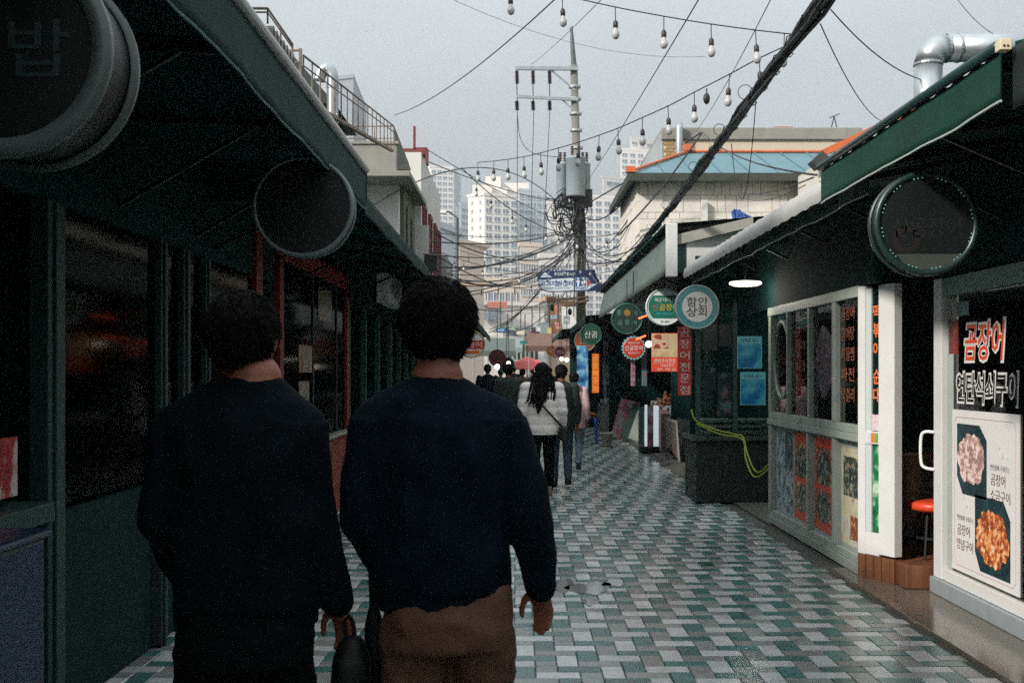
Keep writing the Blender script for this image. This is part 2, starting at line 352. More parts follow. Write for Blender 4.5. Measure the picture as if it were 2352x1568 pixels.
# ------------------------------------------------------------------ awnings
def tarp(mb, x, y0, y1, z0, z1, sag=.004, amp=.012, seed=0, k=40, n=5, th=.004, lean=0.0):
    """hanging sheet in a plane across X, wrinkled, with a wavy hem"""
    r = random.Random(seed); ph = [r.uniform(0, 6.28) for _ in range(6)]
    vs = []
    for s_ in (0, 1):
        for j in range(n + 1):
            t = j / n
            for i in range(k + 1):
                y = y0 + (y1 - y0) * i / k
                wv = amp * (1 - t * .8) * (math.sin(y * 5.1 + ph[0]) + .6 * math.sin(y * 11.7 + ph[1]) + .3 * math.sin(y * 23 + ph[2]))
                zb = z0 + sag * (math.sin(y * 3.3 + ph[3]) + .5 * math.sin(y * 8.1 + ph[4]))
                vs.append((x + wv + s_ * th + lean * t, y, zb + (z1 - zb) * t))
    st = (k + 1) * (n + 1)
    fs = []
    for s_ in (0, 1):
        for j in range(n):
            for i in range(k):
                a = s_ * st + j * (k + 1) + i; q = (a, a + 1, a + k + 2, a + k + 1); fs.append(q if s_ == 0 else q[::-1])
    for i in range(k):
        for a, b in ((i, i + 1), (n * (k + 1) + i + 1, n * (k + 1) + i)): fs.append((b, a, a + st, b + st))
    mb.add(vs, fs)
    return [(x + .002 + amp * (math.sin(y * 5.1 + ph[0]) + .6 * math.sin(y * 11.7 + ph[1]) + .3 * math.sin(y * 23 + ph[2])), y, z0 + sag * (math.sin(y * 3.3 + ph[3]) + .5 * math.sin(y * 8.1 + ph[4]))) for y in [y0 + (y1 - y0) * i / k for i in range(k + 1)]]
def awning(label, xe, xb, y0, y1, zh, zt, zb, fm, sm, hem=None, rim=None, seed=0, group=None, amp=.004, lean=0.0, hr=.005):
    t = thing('awning', label, 'awning', ((xe + xb) / 2, (y0 + y1) / 2, zh), group)
    s = 1 if xb > xe else -1
    m = MB(); n = max(2, int((y1 - y0) / .09)); prof = []
    for i in range(n + 1):
        y = y0 + (y1 - y0) * i / n; dz = .012 * math.sin(i * math.pi * .9); prof.append((y, dz))
    vs = []; fs = []
    for k_, (xx, zz) in enumerate(((xe + s * .012, zt), (xb, zb), (xb, zb + .02), (xe + s * .012, zt + .02))):
        for y, dz in prof: vs.append((xx, y, zz + dz))
    c = len(prof)
    for k_ in range(4):
        for i in range(c - 1): a = k_ * c + i; b = ((k_ + 1) % 4) * c + i; fs.append((a, a + 1, b + 1, b))
    m.add(vs, fs); m.build('roof_sheet', sm, t)
    m = MB(); line = tarp(m, xe, y0, y1, zh, zt + .005, seed=seed, amp=amp, k=max(16, int((y1 - y0) * 14)), lean=lean); m.build('fascia', fm, t, smooth=True)
    if hem: m = MB(); m.tube(line, hr, 5); m.build('hem', hem, t)
    if rim: m = MB(); m.tube([(xe - s * .01, y0, zt + .03), (xe - s * .01, y1, zt + .03)], .022, 8); m.build('rim_pipe', rim, t, smooth=True)
    m = MB()
    for i in range(int((y1 - y0) / 1.3) + 1):
        y = y0 + .12 + i * 1.3
        if y > y1 - .05: break
        m = MB(); m.bar((xe + s * .03, y, zt - .03), (xb - s * .02, y, zb - .035), .03, .04); m.bar((xe + s * .3, y, zt - .02), (xb - s * .01, y, zb - .5), .02, .02)
        m.build('bracket', M_['black'], t)
    return t
hemw = mat('pale_hem', C('a9b3ad'), .6); hemt = mat('teal_hem', C('5d8584'), .6)
XL, XR = -.97, 1.85
awning('teal tarpaulin awning with pale pipe rim, nearest on the left', XL, -2.02, -14, 7.2, 2.535, 2.75, 2.80, M_['teal_tarp'], M_['dark_sheet'], hemt, M_['pale_sheet'], 1)
a1 = awning('dark awning over the red-framed shop on the left', -.975, -2.02, 7.25, 12.4, 2.5, 2.62, 2.79, M_['dark_tarp'], M_['dark_sheet'], None, None, 2)
m = MB(); m.box(-2.02, -.96, 7.205, 7.24, 2.58, 2.81); m.build('end_panel', M_['dark_sheet'], a1)
awning('dark awning on the left beyond the red-framed shop', -1.0, -2.02, 12.45, 17.5, 2.48, 2.62, 2.79, M_['dark_tarp'], M_['dark_sheet'], None, None, 3)
awning('dark awning on the left below the white red-trimmed building', -.98, -2.02, 17.55, 24, 2.5, 2.66, 2.79, M_['dark_tarp'], M_['dark_sheet'], None, None, 4)
awning('farthest dark awning on the left, near the alley end', -.93, -2.02, 24.1, 38, 2.5, 2.68, 2.79, M_['dark_tarp'], M_['dark_sheet'], None, None, 5)
awning('tarpaulin awning at the right edge of the picture, coloured black for shade', XR + .03, 2.95, -14, 4.33, 2.50, 2.73, 2.86, mat('shade_black_tarp', C('0d1a17'), .7), M_['dark_sheet'], None, None, 6)  # unlit awning: its shade is put into the tarp colour
awning('green tarpaulin awning with pale hem, nearest on the right', XR, 2.95, 4.36, 6.95, 2.535, 2.72, 2.86, M_['green_tarp'], M_['dark_sheet'], hemw, mat('dark_rim', C('1f3a38'), .4), 7, hr=.006)
a2 = awning('green awning with pale curved roof edge over the white shop cabinets', 2.0, 2.95, 6.5, 13.1, 2.52, 2.66, 2.84, M_['green_tarp'], mat('dark_green_lining', C('0c3326'), .6, nz=(2, .2)), hemw, None, 8, amp=.007)
m = MB(); prof = [(1.90, 2.575), (1.885, 2.62), (1.90, 2.68), (1.96, 2.74), (2.1, 2.79)]; ys = [7.0 + i * .1 for i in range(61)]
vs = [(x, y, z + .006 * math.sin(y * 40)) for y in ys for x, z in prof]; k = len(prof)
m.add(vs, [(i * k + j, i * k + j + 1, (i + 1) * k + j + 1, (i + 1) * k + j) for i in range(len(ys) - 1) for j in range(k - 1)]); m.build('curved_edge', M_['pale_sheet'], a2, smooth=True)
awning('grey sloped awning panel on the right under the cable bundle', 1.69, 2.95, 13.2, 24, 2.62, 3.2, 3.3, M_['grey_sheet'], M_['dark_sheet'], None, None, 9, amp=.002, lean=.12)
awning('dark awning on the right just behind the grey panel', 1.42, 2.6, 24.1, 31, 2.52, 2.68, 2.79, M_['dark_tarp'], M_['dark_sheet'], None, None, 10)
awning('farthest dark awning on the right, near the alley end', 1.2, 2.6, 31.1, 40, 2.52, 2.66, 2.79, M_['dark_tarp'], M_['dark_sheet'], None, None, 11)
# small cream junction box on the corner of the near green awning
c0 = P(2298, 110, 4.32); g = MB(); g.box(c0.x - .022, c0.x + .022, c0.y - .05, c0.y, c0.z - .021, c0.z + .021); jb = g.build('junction_box', mat('cream_plastic', C('d8c7a8'), .5), bevel=.003, label='small cream junction box on the corner of the near green awning', cat='junction box')
g = MB(); [g.cyl((c0.x + d, c0.y - .054, c0.z - .006), (c0.x + d, c0.y - .049, c0.z - .006), .004, n=8) for d in (-.008, .006)]; g.build('screw', M_['black'], jb)

# ------------------------------------------------------------------ left shops
def shop_shell(t, xf, xb, y0, y1, zt, wm, inner=None, front=False):
    s = 1 if xb > xf else -1
    def bx(a, b, c, d, e, f): g = MB(); g.box(min(a, b), max(a, b), c, d, e, f); return g
    bx(xb, xb + s * .08, y0, y1, .013, zt).build('back_wall', wm, t)
    bx(xf + s * .02, xb - s * .001, y0 + .001, y0 + .06, .013, zt).build('side_wall', wm, t)
    bx(xf + s * .02, xb - s * .001, y1 - .06, y1 - .001, .013, zt).build('side_wall', wm, t)
    bx(xf, xb + s * .08, y0, y1, zt + .002, zt + .08).build('ceiling', wm, t)
LX = -1.97
t = thing('shop', 'dark shop with grey-green window frames, nearest on the left', 'shop', (LX - .8, 5, 0))
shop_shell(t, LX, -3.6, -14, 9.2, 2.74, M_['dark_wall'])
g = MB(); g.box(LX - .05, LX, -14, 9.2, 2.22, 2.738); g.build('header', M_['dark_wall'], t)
def ypx(px, x): return x * F / (px - CX)
for px, wd in ((115, .09), (365, .05), (418, .06), (467, .04)):
    y = ypx(px, LX); g = MB(); g.box(LX - .05, LX + .03, y - wd, y + wd, .013, 2.219); g.box(LX + .03, LX + .045, y - wd * .45, y + wd * .45, .013, 2.21); g.build('window_post', M_['dark_frame'], t, bevel=.004)
g = MB(); g.box(LX - .12, LX + .10, 2.4, 4.6, .90, .98); g.build('counter', M_['dark_frame'], t, bevel=.006)
g = MB(); g.box(LX - .10, LX - .02, -14, 9.19, .013, .899); g.build('panel', M_['dark_wall'], t)
g = MB(); g.box(LX - .012, LX - .006, 4.95, 9.1, .93, 2.2); g.build('pane', M_['dusty'], t)  # reflections held down in the glass colour
g = MB(); g.box(LX + .0, LX + .012, 4.0, 4.45, 1.02, 1.25); g.build('price_board', printmat('red_price_print', [(.3, C('5c1d1c')), (.5, C('a6302c')), (.62, C('c9b8b0'))], 6, voro=False), t)
g = MB(); g.box(-1.93, -1.64, 2.5, 3.95, .001, .93); g.box(-1.95, -1.62, 2.48, 3.97, .93, .96); tb = g.build('water_tank', mat('blue_plastic', C('0d2440'), .4, nz=(3, .2)), bevel=.02, label='blue plastic water tank at the lower left edge, before the shop', cat='tank')
t = thing('shop', 'red-framed glass shop front on the left behind the two men', 'shop', (LX - .8, 11.2, 0))
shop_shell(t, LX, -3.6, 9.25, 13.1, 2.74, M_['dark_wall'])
for px, wd in ((588, .10), (640, .075), (796, .07)):
    y = min(ypx(px, LX), 13.0); g = MB(); g.box(LX - .05, LX + .03, y - wd, y + wd, .013, 2.6); g.build('frame_post', M_['red_paint'], t, bevel=.004)
g = MB(); g.box(LX - .05, LX + .03, 9.48, 12.93, 2.44, 2.6); g.build('frame_header', M_['red_paint'], t, bevel=.004)
g = MB(); g.box(LX - .04, LX + .02, 9.48, 12.93, .013, .82); g.build('red_panel', M_['red_paint'], t)
g = MB(); g.box(LX - .08, LX + .08, 9.48, 12.93, .825, .86); g.build('sill', mat('pale_sill', C('9a9c88'), .5), t)
for y in (10.9, 12.3):
    g = MB(); g.box(LX - .02, LX + .012, y - .02, y + .02, .861, 2.438); g.build('mullion', M_['dark_frame'], t)
g = MB(); g.box(LX - .006, LX, 9.5, 12.92, .862, 2.437); g.build('pane', M_['dusty'], t)  # same glass with subdued reflections
pm = printmat('faded_notice_print', [(.42, C('6b6a5e')), (.5, C('8d8672')), (.62, C('70402c'))], 5, voro=False)
for y0_, y1_, z0, z1 in ((10.2, 10.85, 1.5, 1.75), (10.2, 10.7, 1.16, 1.42), (11.2, 12.0, 2.02, 2.35)):
    g = MB(); g.box(LX + .002, LX + .006, y0_, y1_, z0, z1); g.build('notice', pm, t)
m_gr = mat('green_shop_paint', C('1d5a48'), .5, nz=(3, .2))
for nm, y0, y1, lb in (('shop', 13.15, 17.5, 'dark green shop front on the left beyond the red-framed shop'), ('shop', 17.55, 24, 'dark shop on the left below the white red-trimmed building'), ('shop', 24.05, 38, 'farthest dark shop on the left, near the alley end')):
    t = thing(nm, lb, 'shop', (LX - .8, (y0 + y1) / 2, 0)); shop_shell(t, LX, -3.6, y0, y1, 2.74, M_['dark_wall'])
    g = MB(); g.box(LX - .05, LX, y0, y1, 2.3, 2.738); g.build('header', M_['dark_wall'], t)
    g = MB(); g.box(LX - .05, LX, y0, y1, .013, .85); g.build('panel', m_gr if y0 < 14 else M_['dark_wall'], t)
    n = int((y1 - y0) / 1.1)
    for i in range(n + 1):
        y = y0 + .05 + (y1 - y0 - .1) * i / n; g = MB(); g.box(LX - .049, LX + .02, y - .03, y + .03, .851, 2.299); g.build('window_post', m_gr, t)
t = thing('added_shade_storey', 'unseen upper storey added over the teal awning to shade the shop cabinets', 'house', (-3.6, 6.9, 2.84))  # unseen storey, added to keep the sun off the cabinets opposite
g = MB(); g.box(-5.0, -2.55, 4.5, 9.3, 2.83, 6.2); g.build('wall', M_['concrete'], t)
g = MB(); g.box(-5.1, -2.45, 4.4, 9.35, 6.201, 6.35); g.build('roof_slab', M_['concrete'], t)
for y in (5.5, 7.8): g = MB(); g.box(-2.549, -2.53, y - .5, y + .5, 4.2, 5.3); g.build('window', M_['pane_far'], t)
# round lightbox signs hung across the alley
def round_sign(label, c, r, th, face, rim, parts=(), seg=48, hang=True, rimw=.012, cat='sign', ztop=None):
    t = thing('round_sign', label, cat, (c[0], c[1], c[2] - r)); c = Vector(c)
    Mx = frame_m(c, (1, 0, 0), (0, 0, 1))          # +z of this frame points to -Y, to the camera
    m = MB(); m.lathe([(0, th / 2 - .006), (r - rimw * .6, th / 2 - .006), (r - rimw * .6, -th / 2 + .006), (0, -th / 2 + .006)], Mx, seg); m.build('face', face, t, smooth=False)
    for zz in (1, -1):
        m = MB(); m.lathe([(r - rimw * 1.4, zz * (th / 2 - .012)), (r - rimw * 1.4, zz * th / 2), (r, zz * th / 2), (r + .002, zz * (th / 2 - .02)), (r - rimw * .5, zz * (th / 2 - .022))], Mx, seg); m.build('rim', rim, t, smooth=True)
    if hang:
        zt = ztop or c.z + r + .09
        m = MB(); m.tube([(c.x, c.y, c.z + r - .01), (c.x, c.y, zt)], .008, 6); m.build('hanger', M_['black'], t)
    return t, Mx, th / 2 - .006
m_rimg = mat('grey_sign_rim', C('59625f'), .4, nz=(3, .1)); m_dface = mat('dark_sign_face', C('0c1312'), .5, nz=(4, .2)); m_dim = mat('dim_lettering', C('2a3838'), .5)
c0 = P(48, 138, 2.62)
t, Mx, z = round_sign('huge dark round sign with double grey rim at the upper left corner', c0, .242, .20, m_dface, m_rimg, rimw=.03, ztop=2.86)
text('국밥', Mx @ Matrix.Translation((.0, 0, z)), .13, m_dim, t, width=.30)
c0 = P(700, 478, 5.9)
t, Mx, z = round_sign('dark round sign with pale rim hanging before the red-framed shop', c0, .26, .12, m_dface, mat('pale_sign_rim', C('6f7977'), .35), rimw=.014, ztop=2.9)
c0 = P(985, 727, 13.2)
t, Mx, z = round_sign('teal round sign behind the right-hand man\'s hair', c0, .325, .10, mat('teal_sign_face', C('19504c'), .5), mat('teal_sign_rim', C('4aa59a'), .4), rimw=.02, ztop=2.6)
m = MB(); m.lathe([(.2, z), (.2, z + .003), (.225, z + .003), (.225, z)], Mx, 40); m.build('ring', mat('teal_sign_rim', C('4aa59a')), t)
t = thing('box_sign', 'white box sign with dark lettering under the left awning', 'sign', (-1.5, 13.2, 2.3))
g = MB(); g.box(-1.57, -1.43, 12.6, 14.0, 2.28, 2.6); g.build('box', mat('dull_white', C('aab3ae'), .5, nz=(4, .1)), t, bevel=.006)
text('상회\n식당', frame_m((-1.43, 13.3, 2.46), (0, 1, 0), (0, 0, 1)), .2, m_dim, t, width=.9, lift=.001)
g = MB(); g.bar((-1.5, 13.3, 2.6), (-1.5, 13.3, 2.85), .02, .02); g.build('hanger', M_['black'], t)
c0 = P(1082, 790, 18)
m_red = mat('red_sign_face', C('b5382a'), .4, nz=(3, .08)); m_or = mat('orange_sign_face', C('d8722f'), .4)
t, Mx, z = round_sign('red and white round sign showing beside the right-hand man\'s ear', c0, .22, .08, M_['white'], mat('gold_rim', C('a98a50'), .4), ztop=2.7)
m = MB(); m.prism([(-.2, .06), (.2, .06), (.2, -.08), (-.2, -.08)], z, z + .003, Mx); m.build('band', m_red, t)
m = MB(); m.prism([(-.15, -.1), (.15, -.1), (.12, -.155), (-.12, -.155)], z, z + .003, Mx); m.build('band', m_or, t)
text('곰장어', Mx @ Matrix.Translation((0, -.01, z + .003)), .09, M_['white'], t, width=.34)
c0 = P(1203, 858 - 40, 30)
c0 = P(1142, 822, 24)
t, Mx, z = round_sign('small dark red round sign far along the left awnings', c0, .18, .07, mat('dark_red_face', C('5e1f1c')), mat('dark_rim2', C('3a2a26')), ztop=2.7)
text('횟집', Mx @ Matrix.Translation((0, 0, z)), .1, m_dim, t)
c0 = P(1163, 838, 27)
t, Mx, z = round_sign('small teal-rimmed round sign far along the left awnings', c0, .2, .07, m_dface, mat('teal_sign_rim', C('4aa59a')), ztop=2.7)
text('식당', Mx @ Matrix.Translation((0, 0, z)), .1, m_dim, t)
# ------------------------------------------------------------------ near right shop with glass door
RX = 2.84
t = thing('shop', 'eel grill shop with white glass door at the right edge', 'shop', (3.4, 6.4, 0))
DOORSHOP = t
g = MB(); g.box(RX - .07, RX + .1, 4.4, 7.66, .029, .135); g.build('plinth', mat('plinth_stone', C('8f979a'), .35, nz=(8, .12), stain=(4, C('6c7476'), .6)), t, bevel=.006)
def ybox(x0, x1, y0, y1, z0, z1, nm, mt, bev=.004, par=None): g = MB(); g.box(x0, x1, y0, y1, z0, z1); return g.build(nm, mt, par or t, bevel=bev)
ybox(RX - .05, RX + .04, 7.50, 7.64, .137, 2.12, 'door_stile', M_['white_alu'])
ybox(RX - .05, RX + .04, 5.30, 5.42, .137, 2.12, 'door_stile', M_['white_alu'])
ybox(RX - .045, RX + .035, 5.421, 7.499, .138, .215, 'door_rail', M_['white_alu'])
ybox(RX - .045, RX + .035, 5.421, 7.499, 2.0, 2.118, 'door_rail', mat('green_grey_rail', C('5f7f72'), .4))
ybox(RX - .012, RX - .004, 5.43, 7.49, .216, 1.999, 'pane', M_['glass'], 0)
g = MB(); g.tube(smoothpath([(RX - .05, 7.62, 1.1), (RX - .10, 7.66, 1.1), (RX - .12, 7.68, 1.06), (RX - .12, 7.68, .9), (RX - .10, 7.66, .86), (RX - .05, 7.62, .85)], 5), .011, 8); g.build('handle', M_['white'], t, smooth=True)
ybox(RX - .02, 4.7, -14, 7.7, 2.13, 2.9, 'wall_above', M_['dark_wall'], 0)
ybox(4.7, 4.8, -14, 10.9, .03, 2.9, 'back_wall', mat('inner_green_wall', C('3a5a50'), .6, nz=(2, .2)), 0)
for yy in (5.2, 6.3, 7.3): ybox(4.62, 4.69, yy, yy + .16, .07, 2.1, 'mock_reflection_bar', mat('pale_mock_reflection', C('9aa8a0'), .5), .005)  # pale uprights added indoors to imitate reflections in the door glass
ybox(RX + .05, 4.69, 4.3, 10.9, .029, .06, 'floor', mat('dark_floor', C('4a4a42'), .35), 0)
ybox(2.62, 4.69, 7.71, 10.9, 2.3, 2.4, 'ceiling', M_['dark_wall'], 0)
ybox(RX + .05, 4.69, 4.3, 4.36, .061, 2.12, 'side_wall', M_['dark_wall'], 0); ybox(RX - .02, RX + .05, -14, 4.29, .03, 2.129, 'side_wall', M_['dark_wall'], 0)
# wooden threshold step
ybox(2.63, 3.3, 7.72, 8.25, .029, .19, 'step', M_['wood'], .008); ybox(2.72, 3.6, 8.251, 8.9, .061, .235, 'step', M_['wood'], .008)
def MD(y, z, lift=0.0): return frame_m((RX - .012 - lift, y, z), (0, -1, 0), (0, 0, 1))
white_o = M_['white']
text('곰장어', MD(6.90, 1.69), .27, white_o, t, 'lettering_outline', width=.63, offset=.055, lift=.001, depth=.001, shear=.15)
text('곰장어', MD(6.90, 1.69), .235, mat('red_orange_vinyl', C('d84a26'), .4), t, width=.585, offset=.012, lift=.003, depth=.001, shear=.15)
text('연탄석쇠구이', MD(6.88, 1.405), .215, white_o, t, 'lettering_outline', width=.93, offset=.055, lift=.001, depth=.001, shear=.08)
text('연탄석쇠구이', MD(6.88, 1.405), .185, M_['blackv'], t, width=.89, offset=.006, lift=.003, depth=.001, shear=.08)
ybox(RX - .016, RX - .013, 7.13, 7.33, 2.02 - .16, 2.02 - .07, 'sticker', printmat('teal_sticker', [(.4, C('1e5c62')), (.55, C('3b8a90')), (.65, C('234f77'))], 8, voro=False), 0)
ybox(RX - .016, RX - .013, 7.30, 7.46, 1.62, 1.84, 'sticker', printmat('dark_red_sticker', [(.45, C('6a1f1c')), (.6, C('8f2c24')), (.7, C('c07c4a'))], 5, voro=False), 0)
# menu poster on the glass
PY0, PY1, PZ0, PZ1 = 6.40, 7.385, .235, 1.262
po = thing('menu_poster', 'white menu poster with two food photographs on the glass door', 'poster', (RX - .02, (PY0 + PY1) / 2, PZ0))
g = MB(); g.box(RX - .021, RX - .0135, PY0, PY1, PZ0, PZ1); g.build('sheet', mat('poster_white', C('dfdcda'), .35, nz=(2, .03)), po)
def pp(u, v): return (PY1 - u * (PY1 - PY0), PZ1 - v * (PZ1 - PZ0))
def onposter(poly, nm, mt, lift=.001, th=.001, par=None):
    m = MB(); pts = [pp(u, v) for u, v in poly]
    Mx = frame_m((RX - .021 - lift, 0, 0), (0, -1, 0), (0, 0, 1)); m.prism([(-y, z) for y, z in pts], 0, th, Mx); return m.build(nm, mt, par or po)
food_bg = printmat('dark_plate_print', [(.3, C('0b1f22')), (.55, C('12333a')), (.7, C('2b4a4c'))], 3, voro=False)
food1 = printmat('raw_eel_print', [(.05, C('a07a74')), (.22, C('d0a49a')), (.42, C('e6c8c0')), (.62, C('efe4e0')), (.85, C('e8b39a'))], 11)
food2 = printmat('spicy_eel_print', [(.05, C('8a3c1e')), (.22, C('cf6a38')), (.42, C('e89a58')), (.6, C('f0b880')), (.85, C('f5dcc0'))], 11)
def foodblob(u0, u1, v0, v1, seed, mt):
    r = random.Random(seed); n = 46; pl = []
    for k in range(n):
        a = 2 * math.pi * k / n; rr = 1 + r.uniform(-.10, .09); 
        pl.append(((u0 + u1) / 2 + (u1 - u0) / 2 * math.cos(a) * rr, (v0 + v1) / 2 + (v1 - v0) / 2 * math.sin(a) * rr * (1.06 if math.sin(a) > 0 else .9)))
    return onposter(pl[::-1], 'food_print', mt, .0025)
o1 = [(.085, .085), (.44, .085), (.55, .17), (.55, .515), (.175, .515), (.085, .41)]
o2 = [(.375, .5), (.79, .5), (.885, .6), (.885, .945), (.455, .945), (.375, .84)]
onposter(o1[::-1], 'photo_print', food_bg); onposter(o2[::-1], 'photo_print', food_bg)
foodblob(.10, .53, .13, .44, 4, food1); foodblob(.39, .87, .56, .89, 5, food2)
m_br = mat('brown_ink', C('5a3a34'), .5); m_gi = mat('grey_ink', C('8e8a8c'), .5); m_li = mat('light_ink', C('b9b4b8'), .5)
def ptext(s, u, v, h, wd, mt, **k): y, z = pp(u, v); return text(s, frame_m((RX - .0215, y, z), (0, -1, 0), (0, 0, 1)), h, mt, po, width=wd, lift=.001, depth=.0008, **k)
ptext('연탄불에 구워주는', .74, .315, .034, .27, m_gi); ptext('곰장어', .715, .385, .068, .20, m_br, offset=-.008); ptext('소금구이', .745, .475, .068, .27, m_br, offset=-.008)
ptext('연탄불에 구워주는', .215, .665, .034, .26, m_gi); ptext('곰장어', .19, .74, .068, .2, m_br, offset=-.008); ptext('양념구이', .21, .83, .068, .26, m_br, offset=-.008)
for u, v in ((.74, .225), (.2, .565)):
    m = MB(); pts = []
    for k in range(40):
        a = k / 39 * 7.2; pts.append((RX - .0225, *pp(u + .05 * math.cos(a) * (1 - k / 90) + .002 * k, v + .03 * math.sin(a * 1.3))))
    m.tube(pts, .0022, 4); m.build('line_drawing', m_li, po)
m = MB(); loop = [pp(.04, .075), pp(.075, .045), pp(.925, .045), pp(.96, .075), pp(.96, .93), pp(.925, .965), pp(.075, .965), pp(.04, .93)]
for a, b in zip(loop, loop[1:] + loop[:1]): m.bar((RX - .0215, *a), (RX - .0215, *b), .003, .003)
m.build('border_line', mat('rose_ink', C('b49a9c')), po)
# interior: steel stock pot, stool, white cabinet
m = MB(); Mx = Matrix.Translation((3.06, 8.9, .24)) @ Matrix.Scale(1.0, 4); m.lathe([(0, 0), (.24, 0), (.245, .02), (.245, .62), (.255, .63), (.255, .66), (.235, .66), (.23, .1), (0, .1)], Mx, 32)
pot = m.build('stock_pot', mat('worn_steel', C('b9b6ab'), .35, metal=.5, nz=(5, .2)), smooth=True, label='large steel stock pot inside the grill shop doorway', cat='pot')
m = MB(); m.box(2.85, 3.3, 8.91, 9.2, .061, .239); m.build('pot_stand', M_['black'], label='low black stand under the steel stock pot', cat='stand')
t2 = thing('stool', 'red round stool inside the grill shop doorway', 'stool', (2.95, 8.06, .19))
m = MB(); m.lathe([(0, .372), (.14, .372), (.17, .378), (.185, .395), (.185, .42), (.175, .435), (.12, .445), (0, .447)], Matrix.Translation((2.95, 8.06, .15)), 40); m.build('seat', mat('red_vinyl_seat', C('d64a2a'), .35), t2, smooth=True)
for a in range(4):
    an = R(45 + 90 * a); m = MB(); m.tube([(2.95 + .11 * math.cos(an), 8.06 + .11 * math.sin(an), .525), (2.95 + .15 * math.cos(an), 8.06 + .15 * math.sin(an), .191)], .011, 8); m.build('leg', M_['black'], t2)
m = MB(); m.lathe([(.128, 0), (.14, 0), (.14, .015), (.128, .015)], Matrix.Translation((2.95, 8.06, .33)), 24); m.build('ring', M_['black'], t2)
t2 = thing('white_cabinet', 'white metal cabinet behind the red stool', 'cabinet', (3.75, 9.1, .06))
m = MB(); m.box(3.42, 4.0, 9.0, 9.25, .061, 1.0); m.build('body', M_['white_alu'], t2, bevel=.008)
m = MB(); m.bar((3.48, 8.99, .82), (3.48, 8.99, .92), .015, .015); m.build('handle', M_['grey_alu'], t2)

# ------------------------------------------------------------------ sidelight unit with vertical lettering
A = Vector((2.47, 8.25, 0)); B = Vector((2.62, 7.9, 0)); d = (B - A).normalized(); Lw = (B - A).length
Mu = Matrix(((d.x, 0, d.y, A.x), (d.y, 0, -d.x, A.y), (0, 1, 0, 0), (0, 0, 0, 1)))   # local x along the unit, y up, z outwards
if (Mu.to_3x3() @ Vector((0, 0, 1))).x > 0: Mu = Mu @ Matrix.Scale(-1, 4, (0, 0, 1))
t = thing('entrance_sidelight', 'white sidelight panel with orange vertical lettering on a wooden base', 'window', A.lerp(B, .5))
def ub(f0, f1, z0, z1, d0, d1, nm, mt, bev=.003): m = MB(); m.box(f0 * Lw, f1 * Lw, z0, z1, d0, d1, Mu); return m.build(nm, mt, t, bevel=bev)
ub(0, .2, .03, 2.12, -.06, .008, 'post', M_['white_alu']); ub(.58, 1.0, .215, 2.12, -.06, .01, 'post', M_['white_alu'])
ub(.201, .579, .20, .36, -.05, .006, 'bottom_panel', M_['white_alu']); ub(.201, .35, .361, 2.1, -.05, .0, 'inner_frame', mat('cool_white_frame', C('c3cbc9'), .4))
ub(.35, .58, .362, 2.1, -.018, -.013, 'pane', mat('dark_glass', C('10201f'), .12)); ub(.201, .579, .99, 1.08, -.012, .007, 'transom', M_['white_alu'])
ub(.36, .575, .37, .985, -.0125, -.011, 'film', printmat('green_bottle_print', [(.36, C('0d4a30')), (.5, C('1f7a45')), (.6, C('bcd6b8')), (.72, C('8fb04a'))], 3.2, voro=False))
ub(.37, .46, 1.0, 1.07, .0075, .0085, 'card_sticker', mat('orange_sticker', C('e07a2e')), 0); ub(.47, .56, 1.0, 1.07, .0075, .0085, 'card_sticker', mat('green_sticker', C('7d9a35')), 0); ub(.27, .36, 1.0, 1.07, .0075, .0085, 'card_sticker', mat('white_sticker', C('cfd0d2')), 0)
ub(.35, .56, 1.085, 1.2, -.0125, -.010, 'notice', printmat('pink_notice', [(.4, C('c9b9be')), (.52, C('d9d3d6')), (.62, C('d98a92'))], 7, voro=False), 0)
def ut(s, f, z, h, wd): text(s, Mu @ Matrix.Translation((f * Lw, z, -.0125)), h, mat('orange_letter', C('e2733f'), .4), t, width=wd, depth=.003, offset=.02)
for ch, zz in (('떡', 1.93), ('볶', 1.80), ('이', 1.665), ('순', 1.47), ('대', 1.34)): ut(ch, .465, zz, .105, .072)
m = MB()
for k in range(9):
    f0, f1 = k / 9 + .004, (k + 1) / 9 - .004; m = MB(); m.box(f0 * Lw, f1 * Lw, .0, .198, -.06, .012 + .004 * (k % 2), Mu); m.build('plank', M_['wood'], t, bevel=.003)

# ------------------------------------------------------------------ white shop cabinets (sliding sash front)
KX = 2.47
t = thing('shop_cabinet', 'long white sash-window shop front with food posters below', 'shop front', (KX + .4, 9.75, 0))
Y0, Y1 = 8.262, 11.24
def kb(y0, y1, z0, z1, d0, d1, nm, mt, bev=.003): m = MB(); m.box(KX + d0, KX + d1, y0, y1, z0, z1); return m.build(nm, mt, t, bevel=bev)
kb(Y0, Y1, .03, .10, -.0, .08, 'base_rail', M_['cab']); kb(Y0, Y1, .102, .16, .012, .09, 'base_rail', M_['cab'])
kb(Y0, Y1, .995, 1.05, -.012, .09, 'transom', M_['cab']); kb(Y0, Y1, 1.052, 1.115, .004, .09, 'transom', M_['cab'])
kb(Y0, Y1, 2.05, 2.13, -.005, .09, 'head_rail', M_['cab']); kb(Y0 - .3, Y1 + 1.7, 2.131, 2.86, .02, .09, 'header', M_['dark_wall'])
ms = [(11.18, .05), (10.46, .018), (9.69, .03), (8.914, .05)]
for y, wd in ms: kb(y - wd, y + wd, 1.116, 2.049, .0, .07, 'mullion', M_['cab'])
for y, wd in ((11.18, .05), (9.73, .025), (8.93, .035)): kb(y - wd, y + wd, .161, .994, .0, .07, 'mullion', M_['cab'])
kb(8.27, 11.12, 1.117, 2.048, .04, .046, 'pane', M_['glass'], 0)
kb(8.27, 11.12, .162, .993, .05, .06, 'panel', mat('panel_grey', C('97a09c'), .4), 0)
